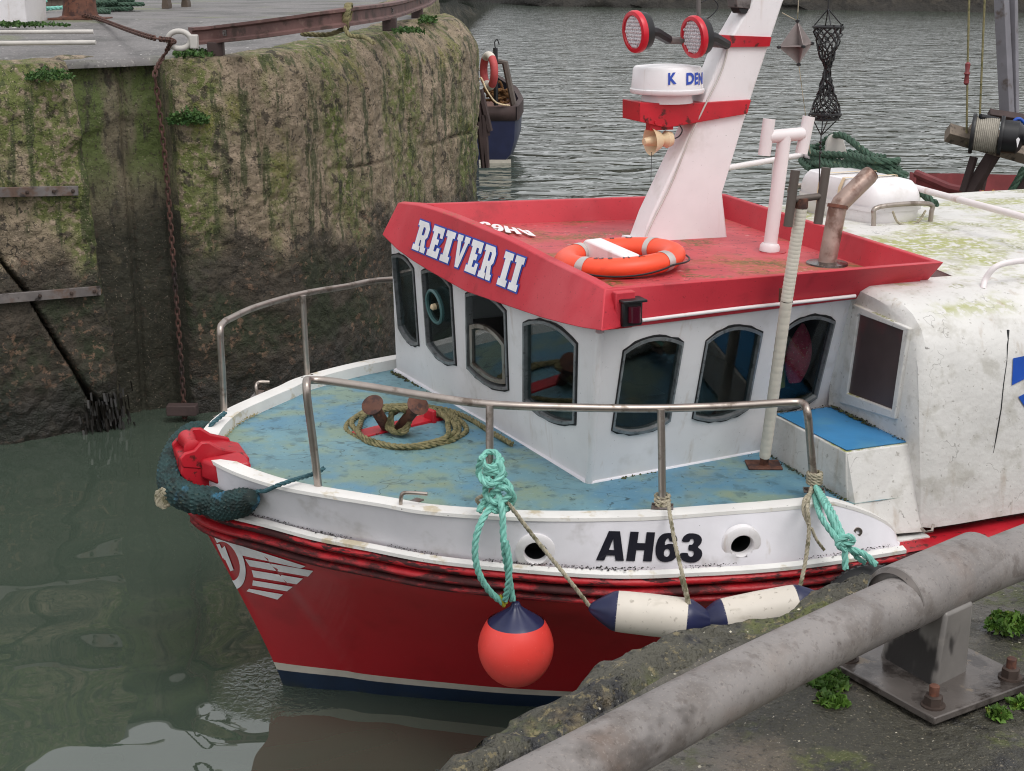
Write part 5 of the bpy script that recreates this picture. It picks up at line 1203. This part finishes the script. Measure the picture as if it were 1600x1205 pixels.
mb = MB(); pq = W(1272,762,1.49)
for k in range(4): rope(mb, [pq + Vector((math.cos(a)*.034, math.sin(a)*.034, .03+.016*k)) for a in np.linspace(0, 6.5, 10)], .011)
rope(mb, [WY(1268,762,pq.y-.05), WY(1262,790,6.72), WY(1264,830,6.66), WY(1258,880,6.60), WY(1248,926,6.52)], .0105)
rope(mb, [WY(1270,768,pq.y-.05), WY(1258,780,6.80), WY(1256,800,6.72), WY(1264,820,6.66)], .0105); rope(mb, [WY(1268,825,6.66), WY(1275,842,6.66), WY(1288,860,6.66)], .008)
tag(mb.build('fender_line', MT['greyrope'], None), 'grey line tied at the after end of the port rail', 'rope', 'fender lines')
mb = MB()
rope(mb, [WY(1275,762,pq.y-.04), WY(1290,790,6.78), WY(1305,825,6.70), WY(1318,848,6.66), WY(1321,890,6.62)], .017)
rope(mb, [WY(1278,765,pq.y-.04), WY(1300,800,6.80), WY(1316,836,6.70), WY(1326,856,6.66), WY(1350,866,6.64), WY(1370,884,6.62)], .017)
rope(mb, [WY(1272,768,pq.y-.04), WY(1282,805,6.74), WY(1304,838,6.66), WY(1316,850,6.64), WY(1334,846,6.64), WY(1324,838,6.64), WY(1308,850,6.64), WY(1322,860,6.64)], .016)
rope(mb, [WY(1330,860,6.66), WY(1340,872,6.66), WY(1352,880,6.66)], .013)
tag(mb.build('fender_rope', MT['teal'], None), 'thick teal rope hanging from the rail down to the black tyre', 'rope')
# tyre fender
tcn = WY(1366,968,6.60); tax = (BN*.55 - BA*.35 + Vector((0,0,.35))).normalized()
tyre = thing('tyre_fender', tcn-Vector((0,0,.3)), 'black tyre hung as a fender by the teal rope', 'tyre')
MB().lathe([(.14,-.06),(.16,-.08),(.23,-.08),(.26,-.06),(.27,-.02),(.27,.02),(.26,.06),(.23,.08),(.16,.08),(.14,.06),(.155,.03),(.155,-.03),(.14,-.06)], tcn, tax, 48, cap=False).build('casing', MT['rubber'], tyre)
mb = MB()
u2 = (Vector((0,0,1))-tax*tax.z).normalized(); w2 = tax.cross(u2)
for k in range(48):
    a = 2*math.pi*k/48; q = tcn + (u2*math.cos(a)+w2*math.sin(a))*.268; mb.box(q, (.010,.09,.012), ((u2*math.cos(a)+w2*math.sin(a)), tax, tax.cross(u2*math.cos(a)+w2*math.sin(a))))
mb.build('tread', MT['rubber'], tyre)
# shackle on the after rail
mb = MB(); sk = bvh_surf(BVS)(1448,822)[0]; mb.tube([WY(1440,826,sk.y-.05), WY(1446,832,sk.y-.09), WY(1456,830,sk.y-.09), WY(1458,820,sk.y-.05)], .008, 8)
mb.build('rail_shackle', MT['steel'], boat)
# red bag hung inside the after window
mb = MB(); bgc = fp(1261,566) - NP_*.10; rows = []
for k in range(14):
    t = k/13; w = .085*math.sin(math.pi*(.12+.86*t))**.8; rows.append([bgc + Vector((0,0,-.17+.34*t)) + BA*(w*math.cos(a)+.03*t) + BN*(w*.36*math.sin(a)) for a in np.linspace(0, 6.283, 25)[:-1]])
tag(mb.rows(rows, True).build('red_bag', MT['redbag'], None), 'red speckled bag hanging inside the rear wheelhouse window', 'bag')
tag(MB().box(fp(1243,585)-NP_*.13, (.05,.03,.30), (BA, BN, Vector((0,0,1)))).build('yellow_float', MT['yellow'], None, bevel=.012), 'yellow float standing behind the red bag in the wheelhouse', 'float')

# ---- hanging signals and the stay they hang from
HN = -.2
stay = MB().tube([PN(1240,-120,MN0-.1), PN(1296,-25,HN), PN(1420,100,HN+.0)] if False else [B(2.15,-.5,4.5), B(3.6,HN,4.35), B(6.5,0,4.1)], .004, 6).build('mast_stay', MT['strap'], boat)
rf_ = thing('radar_reflector', PN(1243,100,HN), 'dark diamond shaped radar reflector hanging beside the mast', 'reflector')
tpv, btv, lv, rv = PN(1246,33,HN), PN(1248,101,HN), PN(1217,74,HN), PN(1269,68,HN); mdl = (tpv+btv)/2; nb = PN(1243,72,HN)+BN*.09; nf = PN(1250,70,HN)-BN*.09
for tri in ((tpv,lv,nb),(tpv,nb,rv),(btv,lv,nb),(btv,nb,rv),(tpv,lv,nf),(tpv,nf,rv),(btv,lv,nf),(btv,nf,rv)):
    pass
ctr = (lv+rv)/2
for tri in ((tpv,lv,ctr,btv), (tpv,ctr,rv,btv)): pass
rm = M('grey_reflector_sheet', S(142,132,130), .5, metal=.2, var=.15, vscale=8)
MB().add([tpv,lv,btv,rv], [(0,1,2,3)]).build('vertical_plate', rm, rf_, smooth=0).modifiers.new('t','SOLIDIFY').thickness = .003
MB().add([tpv,nb,btv,nf], [(0,1,2,3)]).build('cross_plate', rm, rf_, smooth=0).modifiers.new('t','SOLIDIFY').thickness = .003
MB().add([lv,nb,rv,nf], [(0,1,2,3)]).build('horizontal_plate', rm, rf_, smooth=0).modifiers.new('t','SOLIDIFY').thickness = .003
for q in (tpv, btv, lv, rv, nb): MB().lathe([(.0,-.012),(.014,-.006),(.014,.006),(.0,.012)], q, n=10, cap=False).build('corner_cap', MT['black'], rf_)
MB().tube([tpv, PN(1222,20,HN), ], .003, 5).tube([tpv, Vector((tpv.x, tpv.y, 4.45))], .003, 5).tube([btv, PN(1260,190,HN), PN(1266,240,HN)], .0025, 5).build('hanging_line', MT['greyrope'], rf_)
net = thing('net_day_signal', PN(1283,330,HN), 'black knotted net shape hanging beside the radar reflector', 'day signal')
prf = [(42,22),(52,19),(70,15),(90,9),(104,4.5),(112,4.2),(125,6.5),(145,11),(162,17),(178,23),(186,19)]
def npnt(v, r, a): 
    c = PN(1294 - (v-40)*.03, v, HN); k = (c-CAM).length/F; return c + BA*(r*k*math.cos(a)) + BN*(r*k*math.sin(a))
mb = MB(); NA = 10
for dirn in (1, -1):
    for j in range(NA):
        pts = []
        for i, v in enumerate(np.linspace(42, 186, 22)):
            r = np.interp(v, [q[0] for q in prf], [q[1] for q in prf]); pts.append(npnt(v, r, 2*math.pi*j/NA + dirn*i*math.pi/NA*1.0))
        mb.tube([q + Vector((random.gauss(0,.006), random.gauss(0,.006), random.gauss(0,.006))) for q in pts], .0048, 5, caps=False)
for v, r in ((42,22),(186,19),(178,23)):
    mb.tube([npnt(v, r, 2*math.pi*k/20) for k in range(20)], .008, 6, closed=True)
mb.build('netting', MT['black'], net)
apx = PN(1294,14,HN); mb = MB()
for k in range(4): mb.tube([npnt(42, 22, math.pi*k/2+.4), apx], .004, 5)
low = PN(1283,212,HN)
mb.tube([apx, Vector((apx.x, apx.y, 4.42))], .005, 6).build('hanging_line', MT['black'], net)
mb = MB()
for k in range(4): mb.tube([npnt(186, 19, math.pi*k/2+.4), low], .004, 5)
mb.tube([low, PN(1281,245,HN), PN(1279,330,HN)], .004, 6)
for v in (222, 229, 238): mb.lathe([(.0,-.016),(.012,0),(.0,.016)], PN(1282,v,HN), n=8, cap=False)
mb.build('hanging_line', MT['black'], net)

# ================================================================== ON THE PIER
# kerb rail of old rusted channel
rl = [WP(300,88), WP(338,85), WP(400,79), WP(470,70), WP(540,59), WP(609,45), WP(645,31), WP(668,20), WP(680,8)]
rl = smoothpath(rl, 6); kr = thing('kerb_rail', rl[8], 'rusty brown steel kerb rail curving along the pier edge', 'rail')
zup = Vector((0,0,1)); prof_r = [(-.05,.10),(.05,.10),(.05,.125),(.02,.14),(.02,.215),(.05,.23),(.05,.255),(-.05,.255),(-.05,.23),(-.025,.215),(-.025,.14),(-.05,.125)]
rows = []
for i, p in enumerate(rl):
    t = rl[min(i+1, len(rl)-1)]-rl[max(i-1, 0)]; t.z = 0; t.normalize(); sd = Vector((t.y, -t.x, 0)); rows.append([p + sd*x + zup*z for x, z in prof_r])
MB().rows(rows, True).add(rows[0], [tuple(range(12))]).build('rail_beam', MT['railrust'], kr, smooth=30)
for u, v in ((338,86),(609,46),(652,28)):
    p = WP(u, v); MB().box(p+zup*.05, (.14,.12,.13)).build('rail_foot', MT['timberdark'], kr, bevel=.008)
for i in (8, 30, 38):
    t = (rl[i+1]-rl[i-1]); t.z = 0; t.normalize(); sd = Vector((t.y, -t.x, 0)); p = rl[i] + sd*.022 + zup*.18
    o = MB().box(p, (.05,.012,.05), (t, sd, zup)).build('bolt_plate', MT['strap'], kr); MB().lathe([(.016,0),(.016,.02)], p, sd, 6).build('bolt', MT['strap'], o)
ro = rl[24]; mb = MB()
for k in range(4): rope(mb, [ro + Vector((.012*k,0,.18)) + Vector((.02*math.sin(a), .085*math.cos(a), .105*math.sin(a))) for a in np.linspace(0, 6.4, 12)], .018)
rope(mb, [ro+Vector((0,-.1,.1)), ro+Vector((.06,-.2,.03)), ro+Vector((.2,-.35,.02)), ro+Vector((.3,-.55,-.02))], .02); rope(mb, [ro+Vector((0,-.08,.08)), ro+Vector((-.15,-.05,.03)), ro+Vector((-.4,.05,.03))], .022)
tag(mb.build('rail_rope', MT['tanrope'], None), 'short length of rope knotted round the rusty kerb rail', 'rope')
# mooring eye
ey = WP(281,76); mb = MB().tube([ey + Vector((.10*math.cos(a), 0, .075+.075*math.sin(a))) for a in np.linspace(0, 2*math.pi, 29)[:-1]], .024, 12, closed=True)
eye = thing('mooring_eye', ey, 'pale iron mooring eye beside the near end of the kerb rail', 'mooring ring'); mb.build('eye', MT['greyboard'], eye); MB().box(ey+Vector((.13,0,.06)), (.07,.08,.12)).build('eye_lug', MT['greyboard'], eye, bevel=.01)
# bollard
bo = WP(126,31); bol = thing('mooring_bollard', bo, 'rusty cast iron mooring bollard holding the chain on the pier', 'bollard')
MB().lathe([(.26,0),(.26,.03),(.21,.05),(.195,.12),(.185,.3),(.19,.42),(.25,.48),(.26,.54),(.2,.60),(.0,.62)], bo, n=32).build('body', MT['rust'], bol)
MB().box(bo+Vector((0,0,.012)), (.62,.55,.03)).build('foot', MT['rust'], bol, bevel=.005)
# chain from the bollard through the eye and down the slot
lk = MB(); pth = [Vector((0, math.cos(a)*.021, math.sin(a)*.021)) + Vector((math.copysign(.016, math.sin(a)) if False else 0, 0, 0)) for a in np.linspace(0, 6.283, 5)]
def linkmesh():
    mb = MB(); pts = []
    for a in np.linspace(-math.pi/2, math.pi/2, 6): pts.append(Vector((.020+.017*math.cos(a), .017*math.sin(a), 0)))
    for a in np.linspace(math.pi/2, 3*math.pi/2, 6): pts.append(Vector((-.020+.017*math.cos(a), .017*math.sin(a), 0)))
    mb.tube(pts, .0085, 6, closed=True); return mb
cpath = [bo+Vector((.1,-.2,.06)), WP(160,36)+zup*.03, WP(200,50)+zup*.02, WP(240,63)+zup*.02, ey+Vector((-.07,0,.07)), ey+Vector((-.05,-.12,.05)), WP(258,92)+zup*.04, Vector((-3.12,13.02,3.22)), Vector((-3.12,13.04,3.05)), Vector((-3.10,13.1,2.4)), Vector((-3.095,13.14,1.4)), Vector((-3.09,13.16,.5)), Vector((-3.09,13.16,-.15))]
cp_ = resample(smoothpath(cpath, 10), .056)
ch = thing('mooring_chain', ey, 'rusty chain from the bollard down the slot in the pier wall', 'chain')
l0 = linkmesh().build('chain_link', M('dark_rusty_chain', S(78,52,44), .8, var=.3, vscale=12, layers=[dict(col=S(40,30,28), scale=2, lo=.45, hi=.6, z=(3.2,2.4))]), None, org=(0,0,0)); lme = l0.data; bpy.data.objects.remove(l0)
for i in range(len(cp_)-1):
    a_, b_ = cp_[i], cp_[i+1]; t = (b_-a_).normalized(); up = Vector((0,0,1)) if abs(t.z) < .9 else Vector((1,0,0)); up = (up-t*up.dot(t)).normalized(); sd = t.cross(up)
    if i % 2: up, sd = sd, -up
    m_ = Matrix((t, sd, up)).transposed().to_4x4(); m_.translation = (a_+b_)/2 - ORG[ch.name]
    o = bpy.data.objects.new('chain_link', lme); col.objects.link(o); o.parent = ch; o.matrix_local = m_
# bin, pallet, poles, rope, person
bn = WP(2,36); bin_ = thing('fish_bin', bn, 'white plastic fish bin at the left edge of the pier', 'bin')
MB().rows([[bn+Vector((x*k, y*k+.45, z)) for x, y in ((-.5,-.4),(.28,-.4),(.28,.4),(-.5,.4))] for k, z in ((.92,0),(.97,.34),(1.04,.345),(1.06,.42),(1.06,.75))], True).build('tub', MT['white_clean'], bin_, bevel=.02)
o = MB().add([bn+Vector((.14,.0,.46))+Vector((x,.02,z)) for x, z in ((-.05,0),(0,-.05),(.05,0),(0,.05))], [(0,1,2,3)]).build('diamond_mark', MT['logoblue'], bin_, smooth=0)
pp_ = WP(64,9); pal = thing('wooden_pallet', pp_, 'brown wooden pallet behind the bollard', 'pallet')
for k in range(3): MB().box(pp_+Vector((0,.25*k,.05)), (1.0,.09,.1)).build('bearer', MT['timber'], pal)
for k in range(5): MB().box(pp_+Vector((0,-.05+.15*k,.115)), (1.0,.10,.025)).build('board', M('pine_board', S(150,112,82), .8, var=.15) if k == 0 else bpy.data.materials['pine_board'], pal)
g_ = 'pale poles lying on the pier'
for (a, b), lb in ((((-60,54),(146,53)), 'pale pole lying on the pier, farther of the two'), (((-60,72),(150,70)), 'pale pole lying on the pier, nearer of the two')):
    tag(MB().tube([WP(*a)+zup*.02, WP(*b)+zup*.02], .02, 10).build('lying_pole', MT['greyboard'], None), lb, 'pole', g_)
mb = MB(); rg = random.Random(5); c_ = WP(168,18)
for k in range(5): rope(mb, [c_ + Vector((rg.gauss(0,.25), rg.gauss(0,.35), .04+.03*k)) for i in range(6)], .03)
rope(mb, [c_+Vector((-.1,-.2,.05)), c_+Vector((.0,-.9,.03)), c_+Vector((.35,-1.2,.03))], .03)
tag(mb.build('rope_heap', MT['green'], None), 'dark rope lying on the pier beside the bollard', 'rope')
mb = MB(); c_ = WP(36,20)
for k in range(5): rope(mb, [c_ + Vector((rg.gauss(0,.14), rg.gauss(0,.2), .03+.03*k)) for i in range(6)], .02)
rope(mb, [c_, c_+Vector((.3,.3,.05)), c_+Vector((.75,.7,.06))], .028)
tag(mb.build('rope_heap', MT['teal'], None), 'small heap of teal rope next to the white fish bin', 'rope')
# standing person, only the boots reach into the picture
f1, f2 = WP(262,13), WP(292,11); hp_ = (f1+f2)/2
per = thing('person', hp_, 'person in dark trousers and brown boots standing on the pier', 'person')
def skin(name, verts, edges, rad, m, parent):
    me = bpy.data.meshes.new(name); o0 = ORG[parent.name]; me.from_pydata([tuple(Vector(v)-o0) for v in verts], edges, []); o = bpy.data.objects.new(name, me); col.objects.link(o); o.parent = parent
    o.modifiers.new('s', 'SKIN'); 
    for i, r in enumerate(rad): me.skin_vertices[0].data[i].radius = (r, r)
    me.skin_vertices[0].data[0].use_root = True
    ss_ = o.modifiers.new('d', 'SUBSURF'); ss_.levels = 1; ss_.render_levels = 2; me.materials.append(m); ORG[o.name] = o0; return o
V_ = lambda x, y, z: hp_ + Vector((x, y, z)); dx = (f2.x-f1.x)/2
skin('body', [V_(0,0,.95), V_(0,0,1.15), V_(0,0,1.38), V_(0,0,1.5), V_(0,-.01,1.58), V_(0,-.02,1.68), V_(-.1,0,.9), V_(-dx,.0,.5), V_(-dx,.02,.1), V_(.1,0,.9), V_(dx,0,.5), V_(dx,.02,.1), V_(-.19,0,1.42), V_(-.25,.03,1.15), V_(-.23,-.08,.92), V_(.19,0,1.42), V_(.25,.03,1.15), V_(.23,-.08,.92)],
     [(0,1),(1,2),(2,3),(3,4),(4,5),(0,6),(6,7),(7,8),(0,9),(9,10),(10,11),(2,12),(12,13),(13,14),(2,15),(15,16),(16,17)], [.15,.14,.15,.07,.075,.10,.095,.075,.06,.095,.075,.06,.07,.05,.04,.07,.05,.04], MT['cloth'], per)
skin('jacket', [V_(0,0,.9), V_(0,0,1.15), V_(0,0,1.42), V_(-.2,0,1.43), V_(-.26,.03,1.15), V_(-.24,-.06,.98), V_(.2,0,1.43), V_(.26,.03,1.15), V_(.24,-.06,.98)], [(0,1),(1,2),(2,3),(3,4),(4,5),(2,6),(6,7),(7,8)], [.18,.165,.17,.085,.065,.055,.085,.065,.055], MT['jacket'], per)
MB().lathe([(.0,-.13),(.06,-.11),(.085,-.03),(.09,.04),(.07,.10),(.0,.125)], V_(0,-.02,1.66), n=20, cap=False).build('head', MT['skin'], per)
for f in (f1, f2):
    MB().rows([[f + Vector((x*k, y*(1 if k > .6 else .7), z)) for x, y in ((-.05,-.17),(.05,-.17),(.058,-.08),(.045,.05),(.045,.11),(-.045,.11),(-.045,.05),(-.058,-.08))] for k, z in ((1,0),(1.05,.03),(.95,.07),(.8,.10),(.75,.2))], True).build('boot', MT['shoe'], per, bevel=.01)

# ================================================================== NAVY BOAT BEHIND THE PIER END
YS = 31.8; nb_ = thing('moored_boat', (-.75, YS+2.5, 0), 'small navy blue boat moored behind the end of the pier', 'boat')
cx = -.72
def sec(y, w, zg, hb): return [Vector((cx + hb*w*x, y, z)) for x, z in ((-1,zg),(-1,zg-.35),(-.98,.5),(-.88,.2),(-.6,-.05),(0,-.2),(.6,-.05),(.88,.2),(.98,.5),(1,zg-.35),(1,zg))]
rows = [sec(YS, .93, 1.2, .84), sec(YS+.15, 1, 1.22, .84), sec(YS+2, 1.05, 1.2, .9), sec(YS+4, .9, 1.3, .9), sec(YS+5.6, .25, 1.55, .9)]
MB().rows(rows).add(rows[0], [tuple(range(11))]).build('hull', MT['navyhull'], nb_, smooth=50)
rows2 = [[p + Vector((.02*(1 if p.x > cx else -1), -.02, 0)) for p in (Vector((r[-1].x, r[-1].y, r[-1].z-.30)), Vector((r[-1].x+.02, r[-1].y, r[-1].z-.28)), r[-1]+Vector((.02,0,.02)), r[-1]+Vector((-.1,0,.02)))] for r in rows]
MB().rows(rows2).build('gunwale', MT['timberdark'], nb_)
MB().rows([[Vector((cx+.80*x, YS-.02, z)) for x in np.linspace(-1,1,5)] for z in (.92,1.22)]).build('transom_rail', MT['timberdark'], nb_).modifiers.new('t','SOLIDIFY').thickness = .05
MB().rows([[Vector((cx+x, y, 1.0)) for x in (-.8,.8)] for y in (YS+.05, YS+4.5)]).build('deck', MT['rust'], nb_)
MB().box(Vector((cx+.35, YS+.02, .03)), (.7,.05,.1)).build('boot_stripe', MT['stripe'], nb_)
MB().tube([WY(803,165,YS+.3), WY(789,98,YS+.3), WY(775,96,YS+.3)], .07, 6).build('gallows_arm', MT['tubebrown'], nb_)
MB().tube([WY(775,165,YS+.2), WY(774,75,YS+.2)], .05, 8).tube(smoothpath([WY(774,76,YS+.2), WY(773,66,YS+.2), WY(777,62,YS+.2), WY(780,70,YS+.2)], 4), .012, 6).build('hook_post', MT['black'], nb_)
mb = MB(); rg = random.Random(8)
for k in range(7): rope(mb, [WY(777,150,YS+.5) + Vector((rg.gauss(0,.13), rg.gauss(0,.1), rg.gauss(0,.10))) for i in range(6)], .03)
tag(mb.build('net_heap', M('orange_brown_net', S(128,92,56), .8, var=.25), None), 'orange brown net heaped in the navy boat', 'net')
lr = WY(764,111,YS+.1); la = Vector((-.93,-.36,.0)).normalized(); u2 = Vector((0,0,1)); w2 = la.cross(u2)
life = thing('lifebuoy', lr-Vector((0,0,.4)), 'faded red and white lifebuoy hung upright on the navy boat', 'lifebuoy')
def tor(a0, a1, n): return [[lr + (u2*math.cos(a)+w2*math.sin(a))*(.33+.085*math.cos(b)) + la*(.085*math.sin(b)) for b in np.linspace(0, 6.283, 15)[:-1]] for a in np.linspace(a0, a1, n)]
fr_ = M('faded_red_ring', S(178,72,72), .6, var=.15)
for k in range(2):
    MB().rows(tor(.6+math.pi*k, math.pi-.6+math.pi*k+.0, 16), True).build('ring_red', fr_, life); MB().rows(tor(-.6+math.pi*k, .6+math.pi*k, 10), True).build('ring_white', MT['fenderwhite'], life)
rope_ = rope(MB(), [Vector((-1.45,31.0,3.0)), WY(742,117,YS-.2), WY(752,122,YS-.2), WY(760,140,YS-.2), WY(775,160,YS-.1), WY(796,165,YS)], .018)
tag(rope_.build('mooring_line', MT['cream'], None), 'pale mooring line from the pier to the navy boat', 'rope')
g_ = 'fender timbers on the pier end'
tf = thing('fender_timbers', WY(752,262,24), 'dark broken fender timbers standing off the pier end', 'timber fender')
for px_ in (((742,104),(747,190)), ((746,160),(757,262)), ((750,140),(765,205)), ((756,180),(760,262))):
    MB().tube([WY(*px_[0],24), WY(*px_[1],24)], .055, 6).build('timber', MT['timberdark'], tf)
MB().box(WY(757,208,24), (.18,.06,.08)).build('cross_timber', MT['timberdark'], tf)

# ================================================================== RED BOAT AT THE RIGHT
YR = 16.0; rb_ = thing('moored_trawler', (7.5, YR+1.5, 0), 'dull red work boat with timber gallows beyond the white shelter', 'boat')
def sec2(x, w, zg): return [Vector((x, YR+1.3 - 1.5*w*yy, z)) for yy, z in ((1,zg),(1,.9),(.9,.4),(.6,0),(0,-.3),(-.6,0),(-.9,.4),(-1,.9),(-1,zg))]
rows = [sec2(4.75,.1,1.75), sec2(5.0,.45,1.66), sec2(5.6,.85,1.58), sec2(7,1,1.52), sec2(10,1,1.5), sec2(12,.9,1.55)]
MB().rows(rows).add(rows[-1], [tuple(range(9))]).build('hull', MT['farred'], rb_, smooth=50)
MB().rows([[Vector((r[0].x, r[0].y+.05, 1.2)), Vector((r[-1].x, r[-1].y-.05, 1.2))] for r in rows]).build('deck', MT['tubebrown'], rb_)
MB().tube([r[0]+Vector((0,0,.02)) for r in rows], .05, 8).build('gunwale', MT['farred'], rb_)
def beam(name, a, b, w, m, par, y=YR, y2=None): return MB().tube([WY(*a, y), WY(*b, y2 or y)], w, 4).build(name, m, par, smooth=0, bevel=.006)
beam('gallows_beam', (1480,207), (1640,252), .105, MT['timber'], rb_, YR-.1)
beam('gallows_beam', (1515,203), (1640,238), .09, MT['timber'], rb_, YR+.5)
beam('gallows_leg', (1553,240), (1488,345), .085, MT['timberdark'], rb_); beam('gallows_leg', (1522,245), (1505,300), .05, MT['timberdark'], rb_)
beam('gallows_leg', (1640,230), (1565,345), .085, MT['timberdark'], rb_); beam('gallows_leg', (1600,268), (1580,300), .05, MT['green'], rb_)
beam('gallows_leg', (1540,262), (1520,352), .05, MT['timberdark'], rb_, YR+.6)
mst = beam('mast', (1562,-60), (1574,188), .085, MT['greymast'], rb_, YR+.2); beam('mast_stiffener', (1583,-60), (1586,188), .05, MT['greymast'], rb_, YR+.25)
beam('mast_step', (1545,178), (1598,186), .06, MT['timberdark'], rb_, YR+.1)
wc = WY(1535,210,YR-.25); wa = Vector((.94,-.32,-.06)).normalized()
wd2 = MB().lathe([(.17,0),(.17,.26)], wc-wa*.10, wa, 32).build('winch_drum', MT['drumrope'], rb_)
mb = MB()
for k in range(13): mb.tube([wc-wa*.09+wa*(.02*k) + ((Vector((0,0,1))-wa*wa.z).normalized()*math.cos(a)+wa.cross((Vector((0,0,1))-wa*wa.z).normalized())*math.sin(a))*.172 for a in np.linspace(0, 6.283, 29)[:-1]], .010, 6, closed=True)
mb.build('drum_line', MT['drumrope'], wd2)
for d_ in (-.12, .17): MB().lathe([(.21,0),(.215,.012),(.215,.028),(.21,.04)], wc+wa*d_, wa, 36).build('winch_flange', MT['black'], wd2)
MB().lathe([(.175,0),(.175,.16),(.13,.20),(.08,.22),(.07,.30),(.0,.31)], wc+wa*.2, wa, 28).build('winch_motor', MT['black'], rb_)
MB().tube([WY(1532,182,YR-.3), WY(1560,188,YR-.2)], .03, 8).build('winch_bar', MT['black'], rb_)
MB().lathe([(.07,0),(.09,.05),(.06,.12)], wc+wa*.45+Vector((0,-.1,0)), wa, 14).build('hydraulic_fitting', MT['strap'], rb_)
MB().tube(smoothpath([WY(1582,205,YR-.3), WY(1584,190,YR-.3), WY(1594,186,YR-.3), WY(1606,200,YR-.3)], 5), .018, 8).build('hydraulic_hose', MT['logoblue'], rb_)
MB().add([wc+wa*.30+Vector(v) for v in ((0,-.205,.02),(.02,-.205,.0),(.0,-.205,-.09),(-.02,-.205,.0))], [(0,1,2,3)]).build('arrow_mark', MT['whitelet'], rb_, smooth=0)
for pl in (((1515,-30),(1512,100),(1510,225)), ((1540,-30),(1536,60),(1530,205))):
    MB().tube([WY(*p, YR-.15) for p in pl], .012, 6).build('hoist_line', MT['tanrope'], rb_)
MB().lathe([(.012,-.12),(.03,-.1),(.022,-.02),(.036,.0),(.022,.02),(.03,.1),(.012,.12)], WY(1511,115,YR-.16), n=10).build('turnbuckle', MT['farred'], rb_)
mb = MB(); rg = random.Random(4)
for k in range(5): rope(mb, [Vector((5.35,YR+.3,1.62)) + Vector((rg.gauss(0,.16), rg.gauss(0,.12), rg.gauss(0,.03))) for i in range(6)], .025)
tag(mb.build('yellow_rope', M('yellow_orange_rope', S(190,140,50), .7, var=.2), None), 'yellow orange rope heaped on the red work boat', 'rope')
mb = MB(); rope(mb, [WY(1600,262,YR-.2), WY(1585,290,YR-.2), WY(1578,305,YR-.2), WY(1584,320,YR-.2)], .035); tag(mb.build('hanging_rope', MT['green'], None), 'dark green rope hanging from the timber gallows', 'rope')
